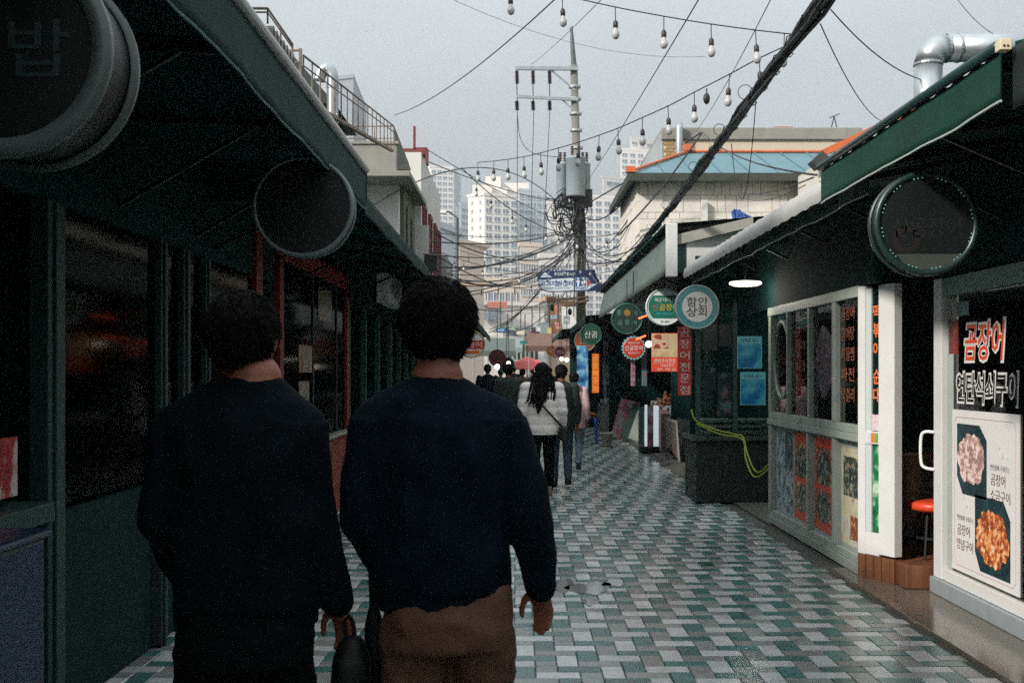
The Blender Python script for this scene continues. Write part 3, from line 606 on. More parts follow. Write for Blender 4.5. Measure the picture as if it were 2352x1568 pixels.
dish = printmat('dish_print', [(.15, C('2c342f')), (.35, C('566458')), (.52, C('8f8c78')), (.72, C('b98666'))], 9)
def kprint(y0, y1, z0, z1, nm, mt, lift): m = MB(); m.box(KX + .049 - lift, KX + .0498 - lift, y0, y1, z0, z1); return m.build(nm, mt, t)
def oval(yc, zc, ry, rz, mt, lift, arch=False):
    m = MB(); pl = [(-(yc) + ry * math.cos(a), zc + rz * math.sin(a)) for a in [2 * math.pi * k / 36 for k in range(36)]]
    m.prism(pl, 0, .0008, frame_m((KX + .0482 - lift, 0, 0), (0, -1, 0), (0, 0, 1))); return m.build('food_print', mt, t)
redp = mat('red_poster', C('cc4830'), .4, nz=(6, .12)); warm = printmat('warm_dish_print', [(.3, C('7a4630')), (.5, C('b8693c')), (.65, C('c9a07a'))], 8)
for y0, y1 in ((9.79, 10.36), (9.02, 9.66)):
    kprint(y0, y1, .19, .965, 'red_poster', redp, .001)
    for z0, z1 in ((.27, .53), (.57, .88)):
        kprint(y0 + .06, y1 - .06, z0, z1, 'photo_print', warm, .002)
        oval((y0 + y1) / 2 + .04, (z0 + z1) / 2 - .02, (y1 - y0) * .36, (z1 - z0) * .46, dish, .0015)
cool = printmat('cool_menu_print', [(.35, C('3a4a4c')), (.5, C('7f9298')), (.62, C('b3bfc2')), (.74, C('4f7486'))], 7, voro=False)
kprint(10.42, 10.72, .2, .57, 'menu_print', cool, .001); kprint(10.42, 10.72, .59, .95, 'menu_print', printmat('dark_menu_print', [(.4, C('2c3c3e')), (.55, C('566a70')), (.66, C('8f9aa0'))], 7, voro=False), .001); kprint(10.74, 11.05, .2, .95, 'menu_print', cool, .001)
ylw = printmat('cream_menu_print', [(.36, C('b8ad90')), (.5, C('d0c39c')), (.6, C('b9bcb8')), (.7, C('c9882f'))], 5, voro=False)
kprint(8.32, 8.86, .19, .93, 'menu_print', ylw, .001); kprint(8.36, 8.8, .56, .86, 'photo_print', dish, .002); kprint(8.42, 8.62, .24, .42, 'photo_print', warm, .002)
# lettering and food decals on the upper panes
kl = printmat('orange_brown_ink', [(.4, C('7a4a3a')), (.6, C('a8664c'))], 9, voro=False)
def ktext(s, y, z, h, wd, mt): text(s, frame_m((KX + .039, y, z), (0, -1, 0), (0, 0, 1)), h, mt, t, width=wd, depth=.001)
for k, s in enumerate(('곰장어', '장어탕', '해물찜', '파전', '막걸리')): ktext(s, 8.66, 1.95 - k * .155, .105, .34, kl)
for k, s in enumerate(('소금구이', '양념구이', '볶음밥', '소주')): ktext(s, 10.12, 1.9 - k * .17, .1, .36, mat('faded_ink', C('6b4c40')))
m = MB(); m.prism([(-9.3 + .26 * math.cos(a) * (1 + .12 * math.sin(5 * a)), 1.6 + .29 * math.sin(a) * (1 + .1 * math.sin(3 * a + 1))) for a in [2 * math.pi * k / 40 for k in range(40)]], 0, .001, frame_m((KX + .039, 0, 0), (0, -1, 0), (0, 0, 1)))
m.build('food_decal', printmat('purple_food_decal', [(.3, C('3c3a44')), (.5, C('6a5a66')), (.65, C('8a6a66')), (.8, C('4c4a66'))], 9), t)
m = MB(); ringp = [(-10.8 + .3 * math.cos(a), 1.62 + .36 * math.sin(a)) for a in [2 * math.pi * k / 48 for k in range(49)]]
m.tube([frame_m((KX + .038, 0, 0), (0, -1, 0), (0, 0, 1)) @ Vector((x, z, 0)) for x, z in ringp], .02, 5); m.build('ring_decal', mat('grey_decal', C('73807c')), t)
for k in range(6): kprint(8.27, 8.315, 1.13 + k * .11, 1.22 + k * .11, 'small_photo', (warm, food1, ylw)[k % 3], .012)
# the room behind the cabinets
kb(8.27, 11.2, 2.2, 2.3, .5, 2.2, 'ceiling', M_['dark_wall'], 0); kb(9.45, 9.5, .03, 2.2, .35, 2.2, 'side_wall', mat('inner_green_wall', C('3a5a50')), 0); kb(11.14, 11.2, .03, 2.3, .1, 2.2, 'side_wall', M_['dark_wall'], 0); kb(9.51, 11.139, .03, 2.2, 1.5, 1.56, 'back_wall', M_['dark_wall'], 0)
# ------------------------------------------------------------------ glazed stall beyond the cabinets
t = thing('market_stall', 'dark glazed stall with blue posters beyond the white shop front', 'stall', (2.6, 13.6, 0))
def sb(x0, x1, y0, y1, z0, z1, nm, mt, bev=.003): m = MB(); m.box(x0, x1, y0, y1, z0, z1); return m.build(nm, mt, t, bevel=bev)
SY = 13.0
sb(2.04, 4.2, SY + .02, 13.9, .013, .72, 'counter', mat('dark_counter', C('121d1b'), .5, nz=(3, .2)))
sb(2.0, 4.2, SY - .02, 13.9, .721, .77, 'counter_top', mat('counter_steel', C('4d5552'), .35, metal=.4))
for x in (2.06, 2.48, 2.92): sb(x - .025, x + .025, SY, SY + .05, .771, 2.5, 'post', mat('dark_green_post', C('27453c'), .5))
sb(2.085, 2.895, SY + .02, SY + .026, .772, 2.3, 'pane', M_['glass'], 0)
sb(2.03, 2.95, SY - .005, SY + .05, 2.301, 2.83, 'header', M_['dark_wall'])
sb(2.06, 4.2, SY + .6, SY + .66, .772, 2.5, 'back_wall', M_['dark_wall'], 0)
for k in range(3):
    z = .80 + k * .065; sb(2.10, 2.45, SY + .06, SY + .3, z, z + .035, 'tray', mat('pale_tray', C('9aa3a3'), .4), .004); sb(2.52, 2.88, SY + .06, SY + .3, z, z + .035, 'tray', mat('pale_tray', C('9aa3a3'), .4), .004)
pr = printmat('stall_menu_print', [(.36, C('16262a')), (.5, C('2f4c50')), (.6, C('6c4a3a')), (.72, C('3b6a6c'))], 4)
for x0, x1, z0, z1 in ((2.12, 2.28, 1.75, 2.05), (2.3, 2.44, 1.8, 2.05), (2.12, 2.26, 1.3, 1.55), (2.28, 2.44, 1.0, 1.5)): sb(x0, x1, SY + .01, SY + .016, z0, z1, 'menu_print', pr, 0)
blue = printmat('blue_poster_print', [(.34, C('0f4f86')), (.47, C('1f74a6')), (.55, C('3fa3b8')), (.68, C('7fc3c8'))], 2.2, voro=False, detail=2.0); cy = mat('poster_cyan', C('6cbcc4'), .4)
for k, (pxa, pya, pxb, pyb, lb) in enumerate(((1693, 772, 1750, 846, 'upper blue poster on the dark glazed stall'), (1700, 854, 1758, 930, 'lower blue poster on the dark glazed stall'))):
    a = P(pxa, pya, SY - .01); b = P(pxb, pyb, SY - .01); q = thing('poster', lb, 'poster', (a.x, a.y, b.z))
    m = MB(); m.box(a.x, b.x, SY - .016, SY - .008, b.z, a.z); m.build('sheet', cy, q)
    m = MB(); m.box(a.x + .012, b.x - .012, SY - .018, SY - .0165, b.z + .01, a.z - .085); m.build('picture', blue, q)
    text('신제품 출시', frame_m(((a.x + b.x) / 2, SY - .0165, a.z - .045), (1, 0, 0), (0, 0, 1)), .045, mat('teal_ink', C('1c6470')), q, width=.2, depth=.001)
# yellow-green hose draped over the counter
hp = [P(1588, 940, 12.96), P(1598, 965, 12.93), P(1640, 985, 12.9), P(1690, 998, 12.88)]
m = MB(); hp2 = smoothpath(hp + [P(1706, 1003, 12.86), P(1716, 1040, 12.7), P(1730, 1075, 12.6), P(1745, 1084, 12.5), P(1766, 1066, 12.4)], 6)
m.tube(hp2, .010, 7); hp3 = smoothpath([P(1600, 972, 12.92), P(1650, 996, 12.86), P(1704, 1008, 12.84), P(1712, 1050, 12.66), P(1726, 1088, 12.52), P(1742, 1094, 12.44), P(1766, 1076, 12.35)], 6); m.tube(hp3, .009, 7)
m.build('hose', mat('yellow_green_hose', C('8f9a2c'), .45), smooth=True, label='yellow-green hose draped over the stall counter in two loops', cat='hose')
# pendant lamp with green shade behind it
c0 = P(1712, 650, 11.2)
t = thing('pendant_lamp', 'lit white disc lamp hanging under the green awning', 'lamp', (c0.x, c0.y, c0.z))
m = MB(); m.lathe([(0, -.028), (.12, -.026), (.155, -.012), (.16, 0), (.15, .012), (.06, .022), (0, .025)], Matrix.Translation(c0), 40); m.build('diffuser', mat('lamp_diffuser', C('e8e6d8'), .4, emit=(C('fff2d8'), 1.6)), t, smooth=True)
m = MB(); m.tube([c0 + Vector((0, 0, .02)), (c0.x, c0.y, 2.8)], .006, 6); m.build('cord', M_['black'], t)
ld = bpy.data.lights.new('lamp_light', 'POINT'); ld.energy = 5; ld.specular_factor = .05; ld.color = (1, .93, .8); ld.shadow_soft_size = .12
lo = bpy.data.objects.new('lamp_light', ld); col.objects.link(lo); lo.parent = t; lo.location = (0, 0, -.1)

# ------------------------------------------------------------------ round and hanging signs on the right
c0 = P(2120, 516, 5.6)
t, Mx, z = round_sign('large dark round sign with a ring of tiny lights under the near green awning', c0, .255, .12, m_dface, mat('led_sign_rim', C('223532'), .35), rimw=.02, ztop=2.85)
m = MB(); m.prism([(-.15, -.15), (.17, -.15), (.13, -.198), (.05, -.225), (-.05, -.225), (-.115, -.198)], z, z + .003, Mx); m.build('lower_band', mat('sign_band', C('3f4640'), .5, nz=(6, .2)), t)
m = MB()
for k in range(12):
    for q in (-1, 0, 1):
        a = 2 * math.pi * k / 12 + q * .09 + .2; p = Mx @ Vector((.222 * math.cos(a), .222 * math.sin(a), z + .004)); m.sphere(p, .0035, 6, 4)
o = m.build('light_ring', mat('led_light', C('6fa8a0'), .4, emit=(C('9fe0d8'), .1)), t)
text('산곰장어', Mx @ Matrix.Translation((0, -.02, z)), .10, mat('dimmer_lettering', C('141c1b')), t, width=.33)
m = MB(); m.lathe([(.04, 0), (.07, 0), (.07, .002), (.04, .002)], Mx @ Matrix.Translation((-.1, -.08, z)), 20); m.build('emblem', mat('dull_red', C('17110e')), t)
c0 = P(1600, 705, 12.5); m_teal = mat('teal_ring', C('3b97a0'), .45, nz=(40, .25))
t, Mx, z = round_sign('white and teal round shop sign in front, nearest of the lit right-hand signs', c0, .242, .10, m_teal, mat('white_rim', C('b9c4c2'), .4), rimw=.010, ztop=2.6)
m = MB(); m.lathe([(0, z + .003), (.165, z + .003), (.165, z)], Mx, 48); m.build('disc', mat('sign_white', C('ecebea'), .45), t)
text('함안\n상회', Mx @ Matrix.Translation((0, 0, z + .003)), .215, M_['blackv'], t, width=.235, offset=.012)
for k, s in enumerate('해운대전통시장상인회'):
    a = R(160 - k * 16); text(s, Mx @ Matrix.Translation((.2 * math.cos(a), .2 * math.sin(a), z)) @ Matrix.Rotation(a - math.pi / 2, 4, 'Z'), .034, mat('pale_teal_ink', C('7fb6b8')), t, 'rim_letter')
c0 = P(1526, 705, 14.6); m_grn = mat('green_sign_face', C('136b58'), .45)
t, Mx, z = round_sign('white round sign with green centre and red and yellow lettering', c0, .24, .09, mat('sign_white2', C('e0e6e4'), .45), mat('white_rim', C('b9c4c2')), rimw=.012, ztop=2.78)
pl = [(.21 * math.cos(a), .21 * math.sin(a)) for a in [R(x) for x in list(range(-44, 45, 8)) + list(range(136, 225, 8))]]
m = MB(); m.prism(pl, z, z + .003, Mx); m.build('green_field', m_grn, t)
text('해운대시장', Mx @ Matrix.Translation((0, .09, z + .003)), .055, M_['white'], t, width=.26)
text('신', Mx @ Matrix.Translation((-.125, -.005, z + .003)), .085, mat('sign_red_ink', C('c8403a')), t, width=.075); text('곰장어', Mx @ Matrix.Translation((.05, -.005, z + .003)), .085, mat('sign_yellow_ink', C('d6b93a')), t, width=.24)
text('연탄석쇠구이', Mx @ Matrix.Translation((0, -.09, z + .003)), .04, mat('sign_cyan_ink', C('4fb6bc')), t, width=.22); text('원조 곰장어', Mx @ Matrix.Translation((0, -.19, z + .001)), .025, m_grn, t, width=.11)
c0 = P(1440, 732, 17.2)
t, Mx, z = round_sign('dark green round sign with teal characters and a small gold disc', c0, .235, .09, mat('dark_green_face', C('16332c')), mat('dull_green_rim', C('2f6a5a'), .4), rimw=.014, ztop=2.9)
m = MB(); m.lathe([(0, z + .002), (.05, z + .002), (.05, z)], Mx @ Matrix.Translation((0, .09, 0)), 24); m.build('gold_disc', mat('gold_disc', C('8f6a28')), t)
for s, x, y in (('통', -.12, .09), ('이', .12, .09), ('곰', -.11, -.06), ('장', 0, -.05), ('어', .11, -.06)): text(s, Mx @ Matrix.Translation((x, y, z)), .075, mat('sea_ink', C('56908c')), t)
c0 = P(1455, 799, 16.8)
t = thing('bottle_cap_sign', 'red bottle-cap shaped sign with scalloped pale edge', 'sign', (c0.x, c0.y, c0.z - .18)); Mx = frame_m(c0, (1, 0, 0), (0, 0, 1))
m = MB(); n = 84; m.prism([((.172 + .012 * math.cos(a * 21)) * math.cos(a), (.172 + .012 * math.cos(a * 21)) * math.sin(a)) for a in [2 * math.pi * k / n for k in range(n)]], -.03, .03, Mx); m.build('cap', mat('cap_edge', C('7fb0b4'), .4), t)
m = MB(); m.lathe([(0, .034), (.145, .034), (.152, .03)], Mx, 48); m.build('face', mat('cap_red', C('c23a26'), .4), t)
text('해운대시장', Mx @ Matrix.Translation((0, .075, .034)), .036, M_['white'], t, width=.17); text('신곰장어', Mx @ Matrix.Translation((0, 0, .034)), .075, M_['white'], t, width=.26); text('연탄석쇠구이', Mx @ Matrix.Translation((0, -.075, .034)), .032, M_['white'], t, width=.16)
m = MB(); m.tube([(c0.x, c0.y + .02, c0.z + .17), (c0.x, c0.y + .02, 3.0)], .01, 6); m.build('hanger', M_['black'], t)
def banner(label, pxa, pxb, pya, pyb, Y, mt, s, ink, size=.8, post=True, name='banner'):
    a = P(pxa, pya, Y); b = P(pxb, pyb, Y); t = thing(name, label, 'banner', ((a.x + b.x) / 2, Y, b.z)); wdt = b.x - a.x
    m = MB(); m.box(a.x, b.x, Y - .012, Y + .012, b.z, a.z); m.build('board', mt, t, bevel=.003)
    n = len(s); st = (a.z - b.z) / n
    for k, ch in enumerate(s):
        if ch != ' ': text(ch, frame_m(((a.x + b.x) / 2, Y - .012, a.z - st * (k + .5)), (1, 0, 0), (0, 0, 1)), st * .74, ink, t, width=wdt * size, depth=.002)
    m = MB(); zt = a.z + .35 if post else a.z
    if post: m.bar(((a.x + b.x) / 2, Y + .02, a.z - .05), ((a.x + b.x) / 2, Y + .02, min(zt, 2.62)), .014, .014); m.build('hanger', M_['black'], t)
    return t
banner('red vertical banner with white characters below the round white sign', 1557, 1588, 750, 908, 12.9, mat('red_banner', C('c0332b'), .45, nz=(5, .1)), '곰장어전문점', mat('banner_white', C('cfd0d0')), .72)
banner('thin pink banner below the bottle-cap sign', 1449, 1459, 826, 886, 16.9, mat('pink_banner', C('a5808e')), '신곰장어', mat('banner_dark', C('7c2a34')), .7, post=False).location.z += 0
banner('narrow teal and red banner beside the bottle-cap sign', 1474, 1486, 790, 886, 16.95, mat('teal_banner', C('4d7f86')), '장어구이전문', m_red, .8)
banner('orange vertical banner far on the right', 1360, 1376, 812, 902, 21.5, mat('orange_banner', C('df6f22'), .45), '곰장어구이', mat('yellow_ink', C('f0c04a')), .7)
t = banner('blue photo banner beside the orange banner', 1325, 1351, 794, 906, 22, printmat('blue_photo_print', [(.36, C('1d3c66')), (.48, C('2f72a6')), (.58, C('7fb6cc')), (.7, C('c0d0d4'))], 3.2, voro=False), '     ', m_or)
# red picture sign
t = thing('picture_sign', 'red grill shop sign with a picture panel above, behind the red banner', 'sign', (1.95, 15.2, 1.5)); Y = 15.2
def sgn(pxa, pya, pxb, pyb, y0, y1, nm, mt): a = P(pxa, pya, Y); b = P(pxb, pyb, Y); m = MB(); m.box(a.x, b.x, Y + y0, Y + y1, b.z, a.z); return m.build(nm, mt, t)
sgn(1497, 765, 1556, 853, 0, .05, 'panel', mat('sign_red_panel', C('d04a2e'), .4, emit=(C('d04a2e'), .12)))
sgn(1497, 766, 1556, 820, -.004, -.0005, 'cream_band', mat('cream_band', C('c9b08c')))
sgn(1499, 768, 1535, 800, -.006, -.0045, 'picture', printmat('dish_photo_print', [(.35, C('c9a88c')), (.5, C('d9c2ac')), (.62, C('c4562e')), (.72, C('8a4a34'))], 4))
sgn(1502, 804, 1552, 818, -.006, -.0045, 'picture', printmat('cream_label_print', [(.4, C('c8a878')), (.55, C('d6c09a')), (.68, C('b8622e'))], 4, voro=False))
text('연탄구이전문', frame_m(P(1527, 829, Y - .001), (1, 0, 0), (0, 0, 1)), .065, M_['white'], t, width=.29); text('시장곰장어', frame_m(P(1532, 839, Y - .001), (1, 0, 0), (0, 0, 1)), .035, M_['white'], t, width=.18); text('051. 746. 65', frame_m(P(1531, 848, Y - .001), (1, 0, 0), (0, 0, 1)), .034, M_['white'], t, width=.24)
m = MB(); a = P(1526, 765, Y + .03); m.bar(a, (a.x, a.y, 2.8), .015, .015); m.build('hanger', M_['black'], t)
# neon heater strips under the awning
for k, (xa, ya, xb, yb, Y) in enumerate(((1462, 779, 1482, 771, 16), (1437, 788, 1457, 781, 17.5), (1468, 731, 1484, 725, 15.8))):
    a = P(xa, ya, Y); b = P(xb, yb, Y - .5); m = MB(); m.tube([a, b], .012, 8)
    m.build('strip_light', mat('orange_neon', C('ff5a30'), .4, emit=(C('ff5a2e'), 2.2)), label=('right strip of the pair of orange light strips above the bottle-cap sign', 'left strip of the pair of orange light strips above the bottle-cap sign', 'orange light strip beside the green-centred round sign')[k], cat='light')
# round signs further in
for px, py, r, Y, fc, rim, s, lb in ((1357, 768, 25, 23, mat('deep_green_face', C('1a4a38')), mat('dull_green_rim', C('2f6a5a')), '산곰', 'deep green round sign in front of an orange one'), (1344, 782, 25, 23.6, m_or, mat('white_rim', C('b9c4c2')), '장어', 'orange and white round sign half hidden by the green one'),
                                 (1286, 808, 14, 27, mat('maroon_face', C('8a2440')), mat('white_rim', C('b9c4c2')), '횟집', 'maroon round sign above the crowd on the right'), (1268, 806, 12, 29, m_or, mat('dull_yellow_rim', C('8f8a4a')), '국수', 'small orange round sign left of the maroon one')):
    c0 = P(px, py, Y); t, Mx, z = round_sign(lb, c0, r / F * Y, .08, fc, rim, ztop=2.75); text(s, Mx @ Matrix.Translation((0, 0, z)), r / F * Y * .6, M_['white'], t)
# ------------------------------------------------------------------ things on the ground, right
def leanboard(label, top, bot, wd, mt, strips):
    """narrow board leaning back, seen on edge"""
    t = thing('leaning_board', label, 'sign board', bot); m = MB(); up = Vector((0, -1, 0)); m.bar(bot, top, wd, .45, up=(1, 0, 0)); m.build('board', mt, t)
    return t
bp = printmat('strip_board_print', [(.40, C('a9b3b8')), (.5, C('c98a90')), (.58, C('a8384a')), (.68, C('5a8f96'))], 3, voro=False)
g0 = PZ(1424, 1008); leanboard('white and red sign board leaning away, leftmost of the leaning boards', P(1449, 920, g0.y + .25), g0, .05, bp, 0)
g0 = PZ(1446, 1012); leanboard('thin dark sign board leaning away, second of the leaning boards', P(1476, 935, g0.y + .25), g0, .025, M_['dark_frame'], 0)
g0 = PZ(1465, 1014); leanboard('thin pale-edged sign board leaning away next to the lit stand', P(1487, 950, g0.y + .2), g0, .02, M_['grey_alu'], 0)
t = thing('lit_sign_stand', 'white lit sign stand with two bright tubes on dark feet', 'sign stand', PZ(1495, 1040))
b0 = PZ(1495, 1040); Y = b0.y
def st(pxa, pya, pxb, pyb, y0, y1, nm, mt): a = P(pxa, pya, Y); b = P(pxb, pyb, Y); m = MB(); m.box(a.x, b.x, Y + y0, Y + y1, b.z, a.z); return m.build(nm, mt, t)
lit = mat('lit_acrylic', C('dfe6ea'), .4, emit=(C('cfdde6'), .35))
st(1481, 929, 1486, 1024, -.05, .02, 'tube', lit); st(1501, 931, 1512, 1024, -.05, .02, 'tube', lit); st(1486.5, 931, 1500.5, 1024, -.03, .02, 'panel', printmat('stand_print', [(.4, C('6a5a62')), (.5, C('8f5a58')), (.62, C('a9b3b8'))], 3, voro=False)); st(1470, 935, 1480, 1022, .03, .3, 'side', M_['dark_frame'])
m = MB(); a = P(1470, 1040, Y); b = P(1514, 1026, Y); m.box(a.x, b.x, Y - .1, Y + .3, 0.001, b.z); m.build('foot', M_['black'], t)
b0 = PZ(1560, 1062); Y = b0.y
t = thing('easel_board', 'framed easel board standing in front of the dark counter', 'sign board', b0)
m = MB(); m.bar(P(1530, 962, Y + 1.0), P(1553, 968, Y + .05), .04, .04); m.bar(P(1553, 966, Y + .05), P(1560, 1060, Y), .03, .03); m.bar(P(1530, 962, Y + 1.0), P(1534, 1028, Y + 1.0), .03, .03); m.build('frame', mat('pale_wood', C('9a958a'), .6), t)
m = MB(); m.quad(P(1532, 966, Y + 1.0), P(1551, 971, Y + .06), P(1557, 1052, Y + .03), P(1535, 1022, Y + .98)); o = m.build('board', printmat('easel_print', [(.4, C('4c4a44')), (.52, C('6a6258')), (.64, C('8a4a3a'))], 3, voro=False), t); sm_ = o.modifiers.new('solid', 'SOLIDIFY'); sm_.thickness = .015
b0 = PZ(1394, 1026)
t = thing('bucket', 'cream plastic bucket on the paving before the leaning boards', 'bucket', b0)
m = MB(); m.lathe([(0, .002), (.085, .002), (.125, .26), (.135, .262), (.135, .29), (.12, .29), (.08, .02), (0, .02)], Matrix.Translation(b0), 28); m.build('body', mat('cream_bucket', C('a9a596'), .5, nz=(3, .1)), t, smooth=True)
m = MB(); m.tube([b0 + Vector((.125 * math.cos(a), -.03 - .06 * math.sin(a), .27 - .1 * math.sin(a))) for a in [math.pi * k / 12 for k in range(13)]], .004, 5); m.build('handle', M_['grey_alu'], t)
b0 = PZ(1354, 1000); b0 = Vector((b0.x, b0.y, .012))
t = thing('plastic_stool', 'blue plastic stool carrying a wooden tray far on the right', 'stool', (P(1354, 960, 24).x, 24, 0))
q = P(1354, 940, 24); m = MB(); m.box(q.x - .14, q.x + .14, 23.86, 24.14, .52, .55); bl = mat('blue_stool', C('1d4f9a'), .4); m.build('seat', bl, t, bevel=.01)
for sx in (-1, 1):
    for sy in (-1, 1): m = MB(); m.bar((q.x + sx * .12, 24 + sy * .12, .52), (q.x + sx * .16, 24 + sy * .16, .002), .05, .05); m.build('leg', bl, t)
m = MB(); m.lathe([(0, 0), (.16, .0), (.2, .07), (.19, .07), (.15, .012), (0, .012)], Matrix.Translation((q.x, 24, .551)), 24); m.sphere((q.x, 24, .6), (.15, .15, .07), 12, 6); m.build('basket', printmat('basket_print', [(.4, C('6a3a20')), (.55, C('9a6a3a')), (.68, C('a04a2a'))], 6), label='brown basket of goods on the blue plastic stool', cat='basket')
# flower-like stock on the stall corner
r = random.Random(5); m = MB(); b0 = P(1530, 925, 22.3)
for k in range(60):
    p = b0 + Vector((r.gauss(0, .11), r.gauss(0, .1), r.gauss(0, .07))); m.sphere(p, r.uniform(.02, .045), 7, 5)
m.build('dried_goods', printmat('dried_goods', [(.35, C('5a3a24')), (.5, C('8f5a34')), (.6, C('9c3a2a')), (.72, C('7a6a3a'))], 5), kind='stuff', label='heap of reddish dried goods behind the lit sign stand', cat='goods')
m = MB(); m.box(b0.x - .22, b0.x + .3, 22.1, 22.6, .012, b0.z - .13); m.build('goods_table', mat('pinkish_cloth', C('7a6468'), .7, nz=(3, .15)), label='draped table under the reddish dried goods', cat='table')
# white pole
b0 = PZ(1391, 990); m = MB(); m.tube([(b0.x, b0.y, .0), (b0.x, b0.y, 2.6)], .045, 10); wp = m.build('sign_post', mat('grey_white_post', C('8f9290'), .5, nz=(3, .2)), smooth=True, label='pale post right of the orange banner with boxes on it', cat='post')
for za, zb, rr in ((1.2, 1.75, .075), (1.9, 2.3, .06)): m = MB(); m.box(b0.x - rr, b0.x + rr, b0.y - .1, b0.y - .046, za, zb); m.build('box', mat('pale_tray', C('9aa3a3')), wp)
# far right shops
for y0, y1, xf, lb in ((13.92, 16.5, 2.84, 'dark doorway shop behind the glazed stall'), (16.55, 20.5, 2.8, 'open dark shop on the right behind the round signs'), (20.55, 26.4, 2.75, 'open dark shop on the right with hanging banners'), (26.5, 31, 2.1, 'dark shop on the right beyond the grey awning panel'), (31.05, 40, 1.8, 'farthest dark shop on the right, near the alley end')):
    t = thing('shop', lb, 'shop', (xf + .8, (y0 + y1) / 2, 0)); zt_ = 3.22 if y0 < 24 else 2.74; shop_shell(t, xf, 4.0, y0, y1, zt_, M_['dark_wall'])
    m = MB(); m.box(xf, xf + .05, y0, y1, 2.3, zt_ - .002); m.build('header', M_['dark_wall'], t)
    m = MB(); m.box(xf + .02, xf + .6, y0 + .1, y1 - .3, .013, .7); m.build('counter', ORD['dark_counter'], t)
    n = int((y1 - y0) / 1.5)
    for k in range(n): 
        y = y0 + .6 + k * 1.5; m = MB(); rr = random.Random(k + int(y0)); m.box(xf + .1, xf + .45, y - .3, y + .3, .701, .78 + rr.random() * .12); m.build('goods_tray', printmat('tray_goods', [(.35, C('2a3430')), (.5, C('5a4c3a')), (.62, C('7a5a44')), (.74, C('8c8c80'))], 5) if k + y0 < 17 else ORD['pale_tray'], t)
# lit bulbs over the far stalls
for k, (px, py, Y) in enumerate(((1142, 822 + 20, 20), (1168, 880 - 46, 25), (1290, 824, 26), (1302, 826, 24), (1490, 790, 15.5))):
    c0 = P(px, py, Y); t = thing('bare_bulb', ('glowing bare bulb under the left awnings, left of two', 'glowing bare bulb under the left awnings, right of two', 'glowing bulb under the maroon round sign, left of two', 'glowing bulb under the maroon round sign, right of two', 'glowing bulb beside the bottle-cap sign')[k], 'bulb', c0)
    m = MB(); m.sphere(c0, .045, 10, 8); m.build('globe', mat('lit_bulb', C('fff2dc'), .4, emit=(C('fff0d8'), 3)), t, smooth=True); m = MB(); m.tube([c0 + Vector((0, 0, .04)), (c0.x, c0.y, 2.6)], .006, 5); m.build('cord', M_['black'], t)
# ------------------------------------------------------------------ left roofs and buildings
def blockface(t, Mx, w_, h_, bs, mt, name='breeze_block'):
    """pierced breeze blocks, each a ring"""
    m = MB(); r = bs * .5; 
    me = None
    mb = MB(); prof = [(r * .55, -.05), (r * .55, .05), (r * .98, .05), (r * .98, -.05), (r * .55, -.05)]; mb.lathe(prof, None, 12); me = mb.mesh(name, mt)
    for i in range(int(w_ / bs)):
        for j in range(int(h_ / bs)):
            p = Mx @ Vector(((i + .5) * bs, (j + .5) * bs, 0)); o = inst(me, name, p, t); o.rotation_euler = Mx.to_euler()
t = thing('roof_terrace', 'roof terrace with pierced block balustrade and rusty rail above the left awning', 'balustrade', (-3.0, 11, 2.9))
tx, ty0, ty1 = -2.3, 10.45, 11.6
m = MB(); m.box(-4.4, tx, 9.4, 11.65, 2.86, 3.95); m.build('parapet', M_['concrete'], t, bevel=.02)
m = MB(); m.box(-4.4, tx + .03, ty0 - .06, ty1, 3.951, 4.1); m.build('coping', M_['concrete'], t, bevel=.01)
blockface(t, frame_m((-2.3 - 1.6, ty0, 4.1), (1, 0, 0), (0, 0, 1)), 1.62, .63, .155, M_['concrete'])
blockface(t, frame_m((tx - .02, ty0 + .05, 4.1), (0, 1, 0), (0, 0, 1)), 1.1, .63, .155, M_['concrete'])
def rail(t, pts, down, n, r=.013, mt=None, mid=True):
    mt = mt or M_['rust']; m = MB(); m.tube(pts, r, 6); m.build('handrail', mt, t)
    if mid: m = MB(); m.tube([p - Vector((0, 0, down * .25)) for p in map(Vector, pts)], r * .7, 6); m.build('mid_rail', mt, t)
    for a, b in zip(pts, pts[1:]):
        a = Vector(a); b = Vector(b); k = max(1, int((b - a).length / n))
        for i in range(k + 1): p = a.lerp(b, i / k); m = MB(); m.tube([p, p - Vector((0, 0, down))], r * .75, 5); m.build('baluster', mt, t)
rail(t, [(-3.9, ty0, 4.84), (tx, ty0, 4.84), (tx, ty1, 4.84)], .14, .55)
t = thing('stair_railing', 'rusty stair railing climbing to the balcony on the left', 'railing', (-2.2, 16, 2.9))
rail(t, [P(662, 116, 11.75), P(692, 116, 11.72)], .5, .14, .014); 
m = MB(); a = P(690, 112, 11.72); m.bar(a, (a.x, a.y, 3.6), .03, .03); m.build('newel_post', M_['rust'], t)
rail(t, [P(697, 128, 11.75), P(905, 290, 20.2)], .42, .5, .012)
m = MB(); a = P(697, 128, 11.75) - Vector((0, 0, .42)); b = P(905, 290, 20.2) - Vector((0, 0, .42)); 
vs = [a, b, b - Vector((0, 0, .04)), a - Vector((0, 0, .04))]; vs = vs + [v + Vector((-.06, 0, 0)) for v in vs]
m.add(vs, [(0, 1, 2, 3), (7, 6, 5, 4), (0, 4, 5, 1), (1, 5, 6, 2), (2, 6, 7, 3), (3, 7, 4, 0)]); m.build('stringer', M_['rust'], t)
t = thing('roof_shed', 'small dark gabled roof shed behind the stair railing', 'shed', (-3, 15.5, 2.9))
